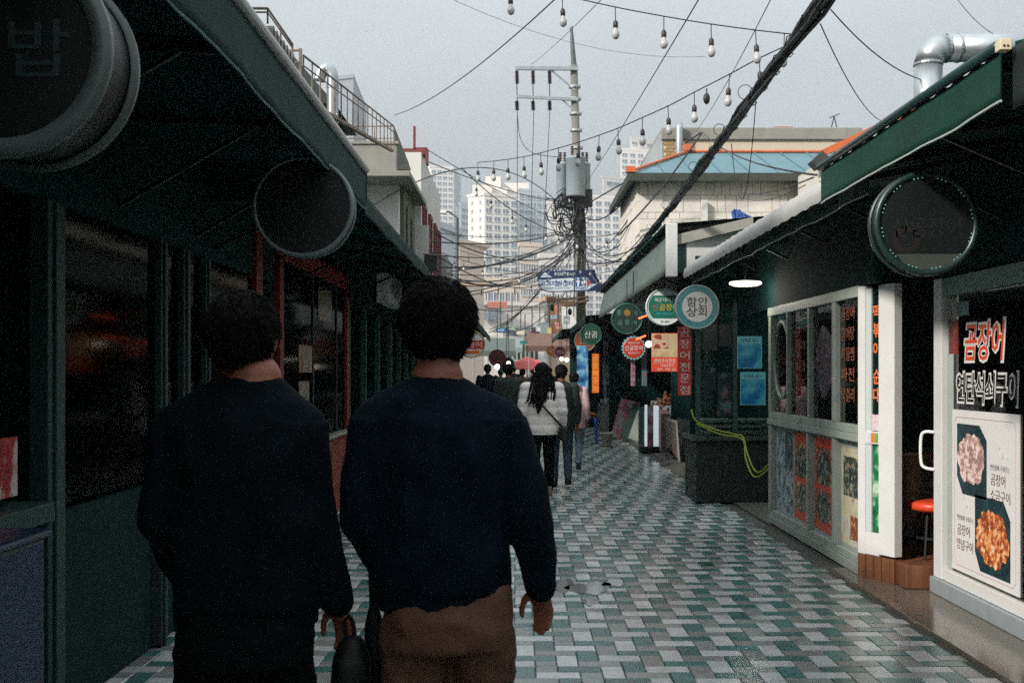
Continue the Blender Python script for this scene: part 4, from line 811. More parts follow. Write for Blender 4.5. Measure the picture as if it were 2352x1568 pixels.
m = MB(); m.box(-3.6, -2.5, 14.8, 16.4, 2.9, 5.0); m.build('wall', M_['concrete'], t); m = MB(); q = P(752, 160, 14.7); m.add([(-3.75, 14.6, 4.95), (-2.35, 14.6, 4.95), (-3.05, 14.6, 5.75), (-3.75, 16.6, 4.95), (-2.35, 16.6, 4.95), (-3.05, 16.6, 5.75)], [(0, 1, 2), (5, 4, 3), (0, 2, 5, 3), (1, 4, 5, 2), (0, 3, 4, 1)]); m.build('roof', mat('dark_slate', C('2f3a34'), .7), t)
t = thing('exhaust_duct', 'galvanised exhaust duct with bent top behind the stair railing', 'duct', P(754, 300, 14.2))
a = P(764, 290, 14.2); m = MB(); m.tube(smoothpath([a, P(764, 200, 14.2), P(763, 172, 14.2), P(752, 157, 14.2), P(738, 168, 14.2), P(733, 186, 14.2)], 5), .072, 16); m.build('pipe', M_['steel'], t, smooth=True)
m = MB(); q = P(764, 200, 14.2); m.lathe([(.072, -.02), (.08, -.02), (.08, .02), (.072, .02)], Matrix.Translation(q), 20); m.build('clamp', M_['steel'], t)

t = thing('balcony_building', 'weathered grey house with roof balcony and railing on the left', 'house', (-3.4, 23, 0))
m = MB(); x1 = P(915, 500, 21.3).x; m.box(-6, x1, 21.3, 23.8, 2.75, 5.0); m.build('wall', M_['plaster'], t)
m = MB(); m.box(-6, -1.93, 20.3, 24, 5.0, 5.1); m.build('slab', M_['concrete'], t, bevel=.01)
m = MB(); m.box(-4.6, P(911, 0, 20.35).x, 20.35, 20.5, 5.101, 5.58); m.build('parapet', M_['concrete'], t, bevel=.012)
m = MB(); m.box(-4.6, P(911, 0, 20.35).x + .03, 20.32, 20.52, 5.581, 5.63); m.build('coping', M_['concrete'], t)
vs = [P(905, 288, 20.51), P(911, 388, 20.51), P(944, 390, 20.8), P(938, 372, 20.8)]; vs = vs + [v + Vector((-.04, .15, 0)) for v in vs]
m = MB(); m.add(vs, [(3, 2, 1, 0), (4, 5, 6, 7), (0, 1, 5, 4), (1, 2, 6, 5), (2, 3, 7, 6), (3, 0, 4, 7)]); m.build('side_cheek', mat('dark_mesh_panel', C('6b6d66'), .7, nz=(12, .3)), t)
rail(t, [P(770, 290, 20.4), P(905, 290, 20.4)], .27, .16, .012, mid=False); m = MB(); m.tube([P(770, 318, 20.4), P(905, 318, 20.4)], .01, 6); m.build('rail_bar', M_['rust'], t)
m = MB(); m.box(-3.6, -2.95, 22, 23, 5.101, 5.9); m.build('roof_hut', mat('dark_hut', C('46524c'), .7), t); m = MB(); m.box(-2.94, -2.5, 22.2, 23, 5.101, 5.9); m.build('roof_hut', M_['plaster'], t)
ol = mat('olive_panel', C('5d6048'), .8, nz=(3, .25))
m = MB(); xa = P(916, 0, 21.6).x; m.box(xa, xa + .1, 21.6, 23.8, 2.75, 4.99); m.build('side_wall', ol, t)
m = MB(); m.box(xa + .101, xa + .13, 22.0, 22.3, 2.8, 4.7); m.box(xa + .101, xa + .13, 22.9, 23.2, 2.8, 4.6); m.build('drain_pipe', M_['dark_frame'], t)

t = thing('red_trimmed_building', 'white narrow building with red window trim on the left', 'building', (-2.4, 26, 0))
bx0 = P(946, 0, 24).x; m = MB(); m.box(-5, -2.05, 24.05, 30, 2.75, 6.15); m.build('wall', M_['plaster'], t)
m = MB(); m.box(-3.2, -1.88, 24.0, 24.045, 2.75, 4.6); m.build('front_panel', M_['plaster'], t)
rt = mat('maroon_trim', C('6f2a28'), .6, nz=(4, .15))
for y in (24.6, 26.2, 27.8, 29.2):
    f = MB(); f.box(-2.05, -1.99, y - .32, y - .22, 3.3, 5.0); f.box(-2.05, -1.99, y + .22, y + .32, 3.3, 5.0); f.box(-2.05, -1.985, y - .34, y + .34, 5.001, 5.1); f.box(-2.05, -1.98, y - .36, y + .36, 3.2, 3.299); fo = f.build('window', rt, t)
    f = MB(); f.box(-2.05, -2.04, y - .219, y + .219, 3.3, 5.0); f.build('pane', mat('dark_pane', C('2c3634'), .2), fo)
m = MB(); m.box(-2.6, -2.0, 24.3, 24.7, 6.151, 6.28); m.build('roof_ornament', rt, t); m = MB(); m.box(-2.3, -2.02, 25.3, 25.7, 6.151, 6.5); m.build('roof_ornament', rt, t)
a = P(951, 345, 24.2); m = MB(); m.bar((a.x, 24.3, 6.28), (a.x, 24.3, 6.75), .05, .05); m.build('roof_ornament', rt, t)
m = MB(); m.box(-2.3, -1.9, 30.1, 33, 0, 4.6); m.build('grey_house', mat('grey_render', C('8d948f'), .85, nz=(1, .15)), label='low grey house beyond the white red-trimmed building', cat='house')
# street lamp
c0 = P(1050, 500, 36); t = thing('street_lamp', 'slim street lamp with arm pointing left over the alley', 'street lamp', (c0.x, 36, 0))
m = MB(); m.tube([(c0.x, 36, 0), c0], [.07, .05], 8); m.build('pole', mat('dark_pole', C('4a5054'), .5), t)
b = P(1008, 488, 36); m = MB(); m.tube([c0, P(1030, 486, 36), b], .03, 6); m.build('arm', mat('dark_pole', C('4a5054')), t); m = MB(); m.box(b.x - .25, b.x + .25, 35.9, 36.1, b.z - .04, b.z + .04); m.build('lamp_head', M_['white'], t, bevel=.02)
t = thing('speaker_box', 'small black loudspeaker fixed beside the white building', 'loudspeaker', P(1000, 605, 20)); c0 = P(992, 605, 23.9)
m = MB(); m.box(c0.x - .14, c0.x + .14, 23.6, 23.9, c0.z - .17, c0.z + .17); m.build('body', M_['black'], t, bevel=.03); m = MB(); m.bar((c0.x, 23.9, c0.z), (-1.95, 24.2, c0.z), .04, .04); m.build('mount', M_['black'], t)

# ------------------------------------------------------------------ right roofs and buildings
t = thing('hip_roofed_house', 'stone-clad house with blue roof and orange ridge on the right', 'house', (5, 22, 0))
HX, HY, HZ = 2.12, 20.0, 4.94
m = MB(); m.box(HX + .02, 9, HY + .03, 23.4, 2.75, HZ); m.build('wall', mat('cladding_joint', C('b3aca1'), .9), t)
r = random.Random(11)
def ashlar(t, ox, oz, W_, H_, place, me_mat):
    z = 0
    rows = []
    while z < H_ - .02:
        h = min(r.choice([.12, .16, .22, .3]), H_ - z); x = 0
        while x < W_ - .02:
            w2 = min(r.choice([.14, .2, .3, .42]), W_ - x); rows.append((x, z, w2, h)); x += w2
        z += h
    for x, z, w2, h in rows:
        if h < .05 or w2 < .05: continue
        m = MB(); d_ = r.uniform(0, .012)
        place(m, ox + x + .004, ox + x + w2 - .004, oz + z + .004, oz + z + h - .004, d_); m.build('cladding_panel', me_mat, t)
ashlar(t, HX + .02, 2.95, 3.2, 1.98, lambda m, a, b, c_, d_, e: m.box(a, b, HY - .012 - e, HY + .029, c_, d_), M_['cladding'])
ashlar(t, HY + .03, 2.95, 3.3, 1.98, lambda m, a, b, c_, d_, e: m.box(HX - .012 - e, HX + .019, a, b, c_, d_), M_['cladding'])
m = MB(); e0, e1 = HX - .18, 9.1; f0, f1 = HY - .3, 23.7; rz = 5.72; rx = P(1580, 0, 21.9).x
m.add([(e0, f0, HZ), (e1, f0, HZ), (e1, f1, HZ), (e0, f1, HZ), (rx, 21.9, rz), (8.2, 21.9, rz)], [(0, 1, 5, 4), (1, 2, 5), (2, 3, 4, 5), (3, 0, 4), (3, 2, 1, 0)]); m.build('roof', M_['blue_roof'], t)
m = MB(); m.box(e0 - .03, e1, f0 - .04, f0 + .03, HZ - .13, HZ + .005); m.box(e0 - .04, e0 + .03, f0 + .031, f1, HZ - .13, HZ + .005); m.build('eave', mat('dark_eave', C('3a3f38'), .7, nz=(4, .2)), t)
m = MB(); m.tube([(e0, f0, HZ + .04), (rx, 21.9, rz + .03), (8.2, 21.9, rz + .03)], .03, 8); m.build('ridge', M_['orange'], t); m = MB(); m.box(rx - .09, rx + .09, 21.82, 21.98, rz + .04, rz + .16); m.build('ridge_cap', M_['orange'], t); m = MB(); m.box(e0 - .07, e0 + .09, f0 - .06, f0 + .1, HZ + .02, HZ + .12); m.build('ridge_cap', M_['orange'], t)
for k in range(14):
    x = e0 + .6 + k * .5; m = MB(); x2 = max(x, min(x, 8.2)); zt = HZ + (rz - HZ) * min(1, (x - e0) / (rx - e0)); yt = f0 + (21.9 - f0) * min(1, (x - e0) / (rx - e0)); m.bar((x, f0 + .01, HZ + .012), (x, yt, zt + .012), .02, .018); m.build('seam', M_['blue_roof'], t)
m = MB(); q = P(1622, 500, 19.9); m.box(q.x - .08, q.x + .02, 19.86, 19.99, q.z - .25, q.z + .3); m.build('meter_box', M_['plaster'], t)
t = thing('gabled_house', 'pale house with sloping orange roof edge behind the near green awning', 'house', (6, 18.5, 0))
m = MB(); a = P(1890, 352, 18); b = P(2060, 272, 18); vs = [(a.x, 18, 2.75), (b.x + 1, 18, 2.75), (b.x + 1, 18, b.z + .3), (a.x, 18, a.z - .1)]; vs = [Vector(v) for v in vs]; vs += [v + Vector((0, 1.6, 0)) for v in vs]
m.add(vs, [(0, 1, 2, 3), (7, 6, 5, 4), (0, 4, 5, 1), (1, 5, 6, 2), (2, 6, 7, 3), (3, 7, 4, 0)]); m.build('wall', mat('pale_cladding', C('c6c1b6'), .8, nz=(3, .08)), t)
m = MB(); m.bar(a, b + Vector((.9, 0, .42)), .14, .1); m.build('roof_edge', M_['orange'], t); m = MB(); m.bar(P(1868, 382, 17.95), P(1892, 358, 17.95), .3, .16); m.build('eave', mat('dark_eave', C('3a3f38')), t)
t = thing('beige_building', 'plain beige building with flat parapet behind the blue-roofed house', 'building', (6, 29, 0))
a = P(1524, 294, 28); b = P(1965, 294, 28); m = MB(); m.box(a.x, b.x, 28, 33, 2, a.z - .3); m.build('wall', M_['beige'], t); m = MB(); m.box(a.x - .05, b.x + .15, 27.93, 33.1, a.z - .299, a.z); m.build('parapet', M_['concrete'], t, bevel=.02)
bk = mat('tan_brick', C('a8895c'), .85, nz=(3, .1), rnd=.12)
for k in range(13):
    for j in range(2): m = MB(); m.box(a.x + .004 + j * .13 + (.05 if k % 2 else 0), a.x + .12 + j * .13 + (.05 if k % 2 else 0), 27.98, 28.02, a.z - .42 - k * .085, a.z - .345 - k * .085); m.build('brick', bk, t)
vs = [P(1522, 296, 28.01), P(1470, 388, 29.5), P(1470, 460, 29.5), P(1522, 460, 28.01)]; vs = vs + [v + Vector((.02, .6, 0)) for v in vs]; m = MB(); m.add(vs, [(0, 1, 2, 3), (7, 6, 5, 4), (0, 4, 5, 1), (1, 5, 6, 2), (2, 6, 7, 3), (3, 7, 4, 0)]); m.build('side_wing', mat('grey_metal_siding', C('9aa0a2'), .6, nz=(2, .1)), t)
q = P(1561, 285, 27.7); m = MB(); m.tube([(q.x, 27.75, 4.5), (q.x, 27.75, q.z - .1), (q.x, 27.78, q.z + .02)], .09, 14); m.build('flue_pipe', M_['steel'], t, smooth=True)
q = P(1798, 290, 28.5); m = MB(); m.box(q.x - .22, q.x + .22, 28.4, 28.8, a.z, a.z + .12); m.build('roof_vent', mat('terracotta', C('9a6a58'), .8), t)
q = P(1916, 290, 28.4); t2 = thing('antenna', 'small tripod antenna on the beige building', 'antenna', (q.x, 28.4, a.z)); m = MB(); z = a.z; [m.tube([(q.x + d, 28.4, z), (q.x, 28.4, z + .38)], .014, 5) for d in (-.09, .09)]; m.build('tripod', M_['wire'], t2); m = MB(); m.tube([(q.x - .12, 28.4, z + .33), (q.x + .14, 28.4, z + .44)], .012, 5); m.build('boom', M_['wire'], t2)
t = thing('rooftop_shed', 'white rooftop lean-to with post and dark window under the cable bundle', 'shed', (2.4, 13.1, 2.7))
LY = 13.12; a = P(1530, 640, LY); b = P(1555, 514, LY)
m = MB(); m.box(a.x, b.x, LY - .06, LY + .06, 2.60, b.z); m.build('post', M_['white_alu'], t, bevel=.01)
m = MB(); c_ = P(1578, 0, LY); m.box(c_.x, 4.4, LY + .03, LY + .09, 2.70, 3.12); m.build('wall', M_['plaster'], t)
m = MB(); vs = [P(1556, 562, LY), P(1730, 520, LY - .2), P(1730, 498, LY - .2), P(1556, 538, LY)]; vs = vs + [v + Vector((0, .9, .02)) for v in vs]; m.add(vs, [(0, 1, 2, 3), (7, 6, 5, 4), (0, 4, 5, 1), (1, 5, 6, 2), (2, 6, 7, 3), (3, 7, 4, 0)]); m.build('roof_beam', M_['concrete'], t)
m = MB(); m.box(b.x + .003, c_.x - .002, LY + .03, LY + .08, 2.66, 3.05); m.build('window_frame', M_['dark_frame'], t)
m = MB(); m.box(c_.x + .3, c_.x + 1.1, LY + .02, LY + .028, 2.76, 2.98); m.build('window', mat('pale_window', C('a9b0b0'), .3), t)
q = P(1690, 492, 14.2); m = MB(); r = random.Random(2); [m.tube(smoothpath([q + Vector((r.uniform(-.12, .12), 0, -.06)), q + Vector((r.uniform(-.1, .1), .02, .02 + r.uniform(-.02, .05))), q + Vector((r.uniform(-.05, .2), .03, -.05))], 3), .022, 6) for _ in range(5)]; m.build('blue_cloth', mat('blue_cloth', C('2d4f8f'), .7), label='scrap of blue cloth on the rooftop lean-to', cat='cloth')
# big duct on the near right roof
t = thing('roof_duct', 'large silver roof duct bending right above the near green awning', 'duct', P(2130, 230, 7.7))
q = P(2132, 240, 7.7); rr = .093; m = MB(); m.tube([q - Vector((0, 0, .25)), P(2132, 148, 7.7)], rr, 20); m.build('upright', M_['steel'], t, smooth=True)
m = MB(); m.tube([P(2132, 148, 7.7), P(2138, 128, 7.7), P(2152, 115, 7.7), P(2172, 111, 7.7)], rr * 1.02, 20); m.build('elbow', M_['steel'], t, smooth=True)
m = MB(); m.tube([P(2172, 111, 7.7), P(2420, 111, 7.7)], rr, 20); m.build('run', M_['steel'], t, smooth=True)
for px, py, ax in ((2132, 148, 2), (2174, 111, 0), (2200, 111, 0)):
    p = P(px, py, 7.7); m = MB(); Mx = Matrix.Translation(p) @ (Matrix.Rotation(R(90), 4, 'Y') if ax == 0 else Matrix.Identity(4)); m.lathe([(rr, -.008), (rr + .006, -.008), (rr + .006, .008), (rr, .008)], Mx, 24); m.build('seam_ring', M_['steel'], t)

# ------------------------------------------------------------------ far buildings
def tower(label, pa, pb, pc, ztop, wm, rows, cols, z0=0.0, side_cols=2, name='apartment_tower', wmat=None, fl=2.8, wz=1.5, smat=None, cap=True, frac=.62):
    """pa, pb, pc: plan corners (left, front, right); rows of windows down from the top on face b-c, small ones on a-b"""
    a, b, c = Vector((*pa, 0)), Vector((*pb, 0)), Vector((*pc, 0)); d = a + c - b
    t = thing(name, label, 'building', ((a + c) / 2))
    def ext(z0, z1, nm, mt, pts, grow=0):
        ctr = (a + c) / 2; q = [p + (p - ctr).normalized() * grow for p in pts]; m = MB(); m.add([(p.x, p.y, z0) for p in q] + [(p.x, p.y, z1) for p in q], [(3, 2, 1, 0), (4, 5, 6, 7), (0, 1, 5, 4), (1, 2, 6, 5), (2, 3, 7, 6), (3, 0, 4, 7)]); return m.build(nm, mt, t)
    ext(z0, ztop, 'wall', wm, [a, b, c, d])
    if cap: ext(ztop, ztop + fl * .35, 'parapet', wm, [a, b, c, d], .4)
    wmat = wmat or M_['pane_far']; fm = mat('far_window_frame', C('dfe2e4'), .6)
    def face(p, q, n, wfrac, hgt):
        if n < 1: return
        L_ = (q - p).length; u = (q - p).normalized(); nrm = Vector((u.y, -u.x, 0))
        cw = L_ / n; ww = cw * wfrac; mb = MB(); Ml = frame_m((0, 0, 0), u, (0, 0, 1))
        mb.box(-ww / 2, ww / 2, -hgt / 2, hgt / 2, .0, .12, Ml); mb.mi = 1; mb.box(-ww / 2 - .15, ww / 2 + .15, -hgt / 2 - .15, -hgt / 2, .0, .25, Ml); mb.box(-.08, .08, -hgt / 2, hgt / 2, .121, .2, Ml)
        me = mb.mesh('window', [wmat, fm])
        for i in range(n):
            for j in range(rows):
                z = ztop - fl * (j + .75)
                if z < z0 + 1: break
                inst(me, 'window', p + u * cw * (i + .5) + Vector((0, 0, z)), t)
    face(b, c, cols, frac, wz); face(a, b, side_cols, .18 if side_cols > 1 else .3, 1.0)
    return t
def XY(px, Y): return ((px - CX) / F * Y, Y)
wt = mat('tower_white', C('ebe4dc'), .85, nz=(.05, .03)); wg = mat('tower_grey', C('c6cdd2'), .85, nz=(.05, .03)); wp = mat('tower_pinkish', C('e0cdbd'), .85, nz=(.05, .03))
def ZT(py, Y): return H + (CY - py) / F * Y
tower('tall pale apartment tower with wide windows in the middle distance', XY(1075, 384), XY(1113, 380), XY(1190, 385), ZT(449, 380), wt, 16, 4, side_cols=2)
tower('bluish apartment slab continuing right of the pale middle tower', XY(1189, 420), XY(1192, 418), XY(1258, 423), ZT(438, 418), wg, 18, 5, side_cols=0)
t = thing('roof_block', 'stepped white roof blocks on top of the pale middle tower', 'building', (0, 425, 0))
for pxa, pxb, py, Y in ((1085, 1130, 425, 405), (1130, 1165, 432, 410), (1115, 1150, 405, 430), (1150, 1215, 420, 440)):
    m = MB(); m.box(XY(pxa, Y)[0], XY(pxb, Y)[0], Y, Y + 14, 0, ZT(py, Y)); m.build('block', wt, t)
tower('slim white apartment tower with shade-coloured side, left of the middle tower', XY(985, 560), XY(990, 556), XY(1041, 560), ZT(384, 556), wt, 28, 4, side_cols=0, frac=.7)
tower('blank flank of the slim white tower, its shade put in as grey', XY(1041, 557), XY(1041.5, 556), XY(1059, 590), ZT(380, 556), wg, 6, 1, side_cols=0, cap=False)  # greyer wall colour stands for the side turned from the sun
tower('grey apartment block between the slim tower and the middle tower', XY(1056, 470), XY(1057, 468), XY(1079, 472), ZT(470, 468), wg, 22, 1, side_cols=0)
tower('white apartment block right of the utility pole', XY(1344, 440), XY(1345, 436), XY(1424, 440), ZT(453, 436), wt, 20, 4, side_cols=0)
tower('blank grey-white upper block over the right apartment block', XY(1384, 470), XY(1385, 468), XY(1432, 474), ZT(408, 468), wt, 1, 1, side_cols=0)
tower('tallest far white tower behind the beige building', XY(1425, 526), XY(1426, 522), XY(1498, 526), ZT(345, 522), wt, 26, 4, side_cols=0)
tower('crown of the tallest far white tower', XY(1448, 529), XY(1449, 527), XY(1500, 534), ZT(318, 527), wt, 1, 3, side_cols=0)
tower('white apartment block with small square windows behind the pole', XY(1257, 402), XY(1258, 400), XY(1300, 402), ZT(468, 400), wt, 18, 2, side_cols=0, frac=.22, wz=1.2)
tower('cream mid-rise block below the bluish slab', XY(1194, 262), XY(1195, 260), XY(1242, 262), ZT(565, 260), wp, 9, 4, side_cols=0)
tower('white mid-rise block just left of the direction sign', XY(1239, 222), XY(1240, 220), XY(1292, 222), ZT(592, 220), wt, 7, 4, side_cols=0)
tower('pale block peeping right of the cable tangle', XY(1296, 302), XY(1297, 300), XY(1346, 302), ZT(520, 300), wt, 12, 3, side_cols=0)
tower('short pinkish block below the middle tower', XY(1112, 182), XY(1113, 180), XY(1192, 182), ZT(650, 180), wp, 4, 6, side_cols=0)
tower('far grey tower seen above the stair railing', XY(772, 300), XY(812, 298), XY(842, 335), ZT(180, 298), mat('far_grey', C('8b939a'), .85), 0, 0, side_cols=0)
tower('blue glass tower top at the upper left behind the roof terrace', XY(540, 300), XY(541, 298), XY(580, 304), ZT(14, 298), mat('blue_glass_wall', C('7496b0'), .3), 4, 5, side_cols=0, wmat=mat('blue_pane', C('6d90ae'), .2))
tower('pinkish beige building with flat eaves left of the middle tower', XY(1054, 74), XY(1055, 72), XY(1112, 75), ZT(556, 72), wp, 0, 0, side_cols=0, fl=.6)
m = MB(); m.box(XY(1054, 71)[0], XY(1110, 71)[0], 71, 71.9, ZT(656, 71), ZT(648, 71)); m.build('flat_eave', mat('tan_eave', C('a98f74'), .8), label='tan flat eave across the pinkish beige building', cat='eave')
tower('pale grey building behind the white red-trimmed building', XY(1000, 52), XY(1001, 50), XY(1050, 53), ZT(520, 50), wg, 0, 0, side_cols=0, fl=.8)
t = tower('white low building closing the alley end', XY(1108, 82), XY(1109, 80), XY(1250, 82), ZT(700, 80), wt, 0, 0, side_cols=0, fl=.8, name='alley_end_building')
for k in range(7): m = MB(); x = XY(1172 + k * 10, 80)[0]; m.box(x - .1, x + .1, 79.8, 80.3, 2.4, 3.6); m.build('window', mat('dark_pane', C('2c3634')), t)
m = MB(); m.box(XY(1120, 80)[0], XY(1165, 80)[0], 79.7, 79.95, ZT(690, 80) - .55, ZT(690, 80) - .1); m.build('red_sign', mat('coral_sign', C('b0705f')), t)
m = MB(); m.box(XY(1150, 80)[0], XY(1240, 80)[0], 79.6, 79.95, ZT(772, 80), ZT(752, 80)); m.build('sign_band', printmat('far_sign_print', [(.4, C('2c3c40')), (.5, C('6a7478')), (.6, C('a9a6a0')), (.72, C('8a4a3a'))], .8, voro=False), t)
for k in range(6):
    x0, x1 = XY(1112 + k * 7, 79.9)[0], XY(1117 + k * 7, 79.9)[0]; m = MB(); m.box(x0, x1, 79.8, 79.95, ZT(735, 80), ZT(708, 80)); m.build('window', M_['pane_far'], t)
t = tower('beige and orange shop building at the alley end on the right', XY(1258, 58), XY(1259, 56), XY(1330, 58), ZT(690, 56), mat('warm_beige', C('c7ab8c'), .8), 0, 0, side_cols=0, fl=.6, name='alley_end_building')
m = MB(); m.box(XY(1270, 55.9)[0], XY(1279, 55.9)[0], 55.7, 55.95, 2.2, ZT(700, 56)); m.build('orange_panel', mat('dull_orange', C('b5775a'), .6), t)
m = MB(); m.box(XY(1290, 55.9)[0], XY(1325, 55.9)[0], 55.7, 55.95, ZT(760, 56), ZT(705, 56)); m.build('grey_panel', M_['plaster'], t)
t = thing('portal_gate', 'white portal frame before the alley-end building', 'gate', (-1.2, 60, 0)); a = P(1114, 760, 60); b = P(1148, 760, 60)
m = MB(); m.bar((b.x, 60, 0), (b.x, 60, ZT(762, 60)), .35, .35); m.build('post', M_['plaster'], t); m = MB(); m.bar((a.x - .6, 60, ZT(764, 60)), (b.x + .17, 60, ZT(764, 60)), .3, .3); m.build('beam', M_['plaster'], t)
# red parasol and low white stalls at the end
c0 = P(1212, 838, 44); t = thing('parasol', 'coral red parasol at the far end of the alley', 'parasol', (c0.x, 44, 0))
m = MB(); m.lathe([(.85, 1.62), (.5, 1.92), (0, 2.12), (0, 2.1), (.5, 1.9), (.85, 1.6)], Matrix.Translation((c0.x, 44, 0)), 8); m.build('canopy', mat('coral_canvas', C('d8605e'), .7), t); m = MB(); m.tube([(c0.x, 44, 0), (c0.x, 44, 2.05)], .02, 6); m.build('pole', M_['grey_alu'], t)

# cluttered shop signs and canopies towards the alley end
r = random.Random(19)
DS = [('blue', 1150, 758, 22, 9, 47, '2c6a9a'), ('pale green', 1176, 752, 16, 10, 49, '9ab59a'), ('cream', 1196, 764, 20, 8, 51, 'cfc4a8'), ('red', 1222, 770, 14, 12, 46, 'a83a30'), ('white', 1240, 756, 18, 10, 50, 'd4d2cc'), ('teal', 1206, 786, 24, 8, 48, '3f7f80'), ('yellow', 1262, 760, 10, 16, 44, 'c9a94a'), ('pink', 1282, 748, 12, 14, 45, 'c98a84'), ('grey', 1302, 735, 14, 18, 43, '8a9294'), ('dark green', 1166, 790, 26, 9, 45, '2f4a40'), ('brown', 1236, 800, 30, 7, 52, '6a4c3a'), ('sky blue', 1272, 728, 14, 8, 48, '8fb0c4')]
for k, (cn, px, py, w_, h_, Y, hx) in enumerate(DS):
    c0 = P(px, py, Y); t = thing('distant_sign', cn + ' shop sign hung among the clutter at the alley end', 'sign', c0); m = MB(); m.box(c0.x - w_ / F * Y / 2, c0.x + w_ / F * Y / 2, Y - .05, Y + .05, c0.z - h_ / F * Y / 2, c0.z + h_ / F * Y / 2); m.build('panel', mat('distant_' + cn.replace(' ', '_'), C(hx), .5), t)
    text(r.choice(['식당', '횟집', '시장', '국수', '분식']), frame_m((c0.x, Y - .05, c0.z), (1, 0, 0), (0, 0, 1)), h_ / F * Y * .6, M_['blackv'] if k % 2 else M_['white'], t, width=w_ / F * Y * .7)
    m = MB(); m.bar((c0.x, Y + .05, c0.z), (c0.x, Y + .05, c0.z + 1.2), .04, .04); m.build('hanger', M_['wire'], t)
for k, (px, Y, hx, lb) in enumerate(((1135, 43, '56605c', 'grey'), (1262, 41.5, '6a5044', 'brown'), (1160, 52, '7f8a88', 'pale grey'), (1245, 54, '8f6a58', 'rust brown'))):
    c0 = P(px, 800, Y); t = thing('market_canopy', lb + ' canvas canopy over the far stalls', 'canopy', (c0.x, Y, 0)); z = 2.3 + .15 * k; m = MB(); m.add([(c0.x - .8, Y - .9, z), (c0.x + .8, Y - .9, z), (c0.x + .8, Y + .9, z + .5), (c0.x - .8, Y + .9, z + .5), (c0.x - .8, Y - .9, z - .2), (c0.x + .8, Y - .9, z - .2)], [(0, 1, 2, 3), (4, 5, 1, 0)]); o = m.build('canvas', mat('canvas_' + lb.replace(' ', '_'), C(hx), .8), t); sm_ = o.modifiers.new('solid', 'SOLIDIFY'); sm_.thickness = .02
    for sx in (-.75, .75): m = MB(); m.tube([(c0.x + sx, Y - .85, 0), (c0.x + sx, Y - .85, z)], .025, 6); m.build('leg', M_['grey_alu'], t)
# ------------------------------------------------------------------ utility pole
PY = 33.0
t = thing('utility_pole', 'concrete utility pole with crossarms and three grey transformers', 'utility pole', (P(1345, 0, PY).x, PY, 0)); POLE = t
pb = Vector((P(1342, 0, PY).x, PY, 0)); pt = P(1318, 150, PY)
m = MB(); m.tube([pb, pt], [.165, .105], 14); m.build('pole', mat('pole_concrete', C('75736a'), .85, nz=(2, .15)), t, smooth=True)
m = MB(); m.tube([pt, P(1312, 66, PY), P(1312, 65, PY), P(1312, 61, PY)], [.085, .05, .065, .065], 10); m.build('pole_top', mat('pole_top_grey', C('9aa0a4'), .5), t, smooth=True)
ga = M_['steel']
m = MB(); m.bar(P(1184, 157, PY - .15), P(1328, 158, PY - .15), .1, .1); m.build('crossarm', ga, t); m = MB(); m.bar(P(1186, 222, PY - .15), P(1328, 229, PY - .15), .08, .08); m.build('crossarm', ga, t)
m = MB(); m.bar(P(1262, 158, PY - .1), P(1322, 208, PY - .1), .05, .05); m.build('brace', ga, t); m = MB(); m.bar(P(1290, 228, PY - .1), P(1326, 260, PY - .1), .04, .04); m.build('brace', ga, t)
ins = mat('brown_insulator', C('4a3430'), .35)
for px in (1187, 1224, 1262):
    for ya, yb in ((164, 192), (233, 253)):
        m = MB(); a = P(px, ya, PY - .15); b = P(px + 1, yb, PY - .15); n = 9
        m.tube([a.lerp(b, i / (n * 2)) for i in range(n * 2 + 1)], [.03 if i % 2 else .065 for i in range(n * 2 + 1)], 10); m.build('insulator', ins, t)
    m = MB(); m.tube([P(px, 192, PY - .15), P(px + 1, 233, PY - .15)], .014, 5); m.build('jumper', M_['wire'], t)
trf = mat('transformer_grey', C('8f999f'), .5, nz=(2, .08))
for px, w_, ya, yb, dy in ((1292, 28, 376, 470, -.1), (1322, 44, 362, 452, -.45), (1343, 26, 376, 466, .1)):
    a = P(px, yb, PY + dy); b = P(px, ya, PY + dy); r_ = w_ / 2 / F * PY; hh = b.z - a.z
    m = MB(); m.lathe([(0, 0), (r_ * .96, 0), (r_, .03), (r_, hh - .06), (r_ * 1.05, hh - .05), (r_ * 1.05, hh), (r_ * .5, hh + .05), (0, hh + .06)], Matrix.Translation(a), 28); tr = m.build('transformer', trf, t, smooth=True)
    for dx in (-.35, .35):
        m = MB(); p = b + Vector((dx * r_, 0, .04)); m.tube([p + Vector((0, 0, i * .04)) for i in range(8)], [.05 if i % 2 else .03 for i in range(8)], 8); m.build('bushing', ins, tr)
m = MB(); m.box(P(1276, 0, PY).x, P(1352, 0, PY).x, PY - .3, PY + .3, P(0, 476, PY).z, P(0, 470, PY).z); m.build('platform', ga, t)
for py in (200, 228, 262, 300, 340, 600): p = P(1318 + (py - 150) / 490 * 19, py, PY); m = MB(); m.lathe([(.15, -.03), (.18, -.03), (.18, .03), (.15, .03)], Matrix.Translation(p), 16); m.build('band', ga, t)
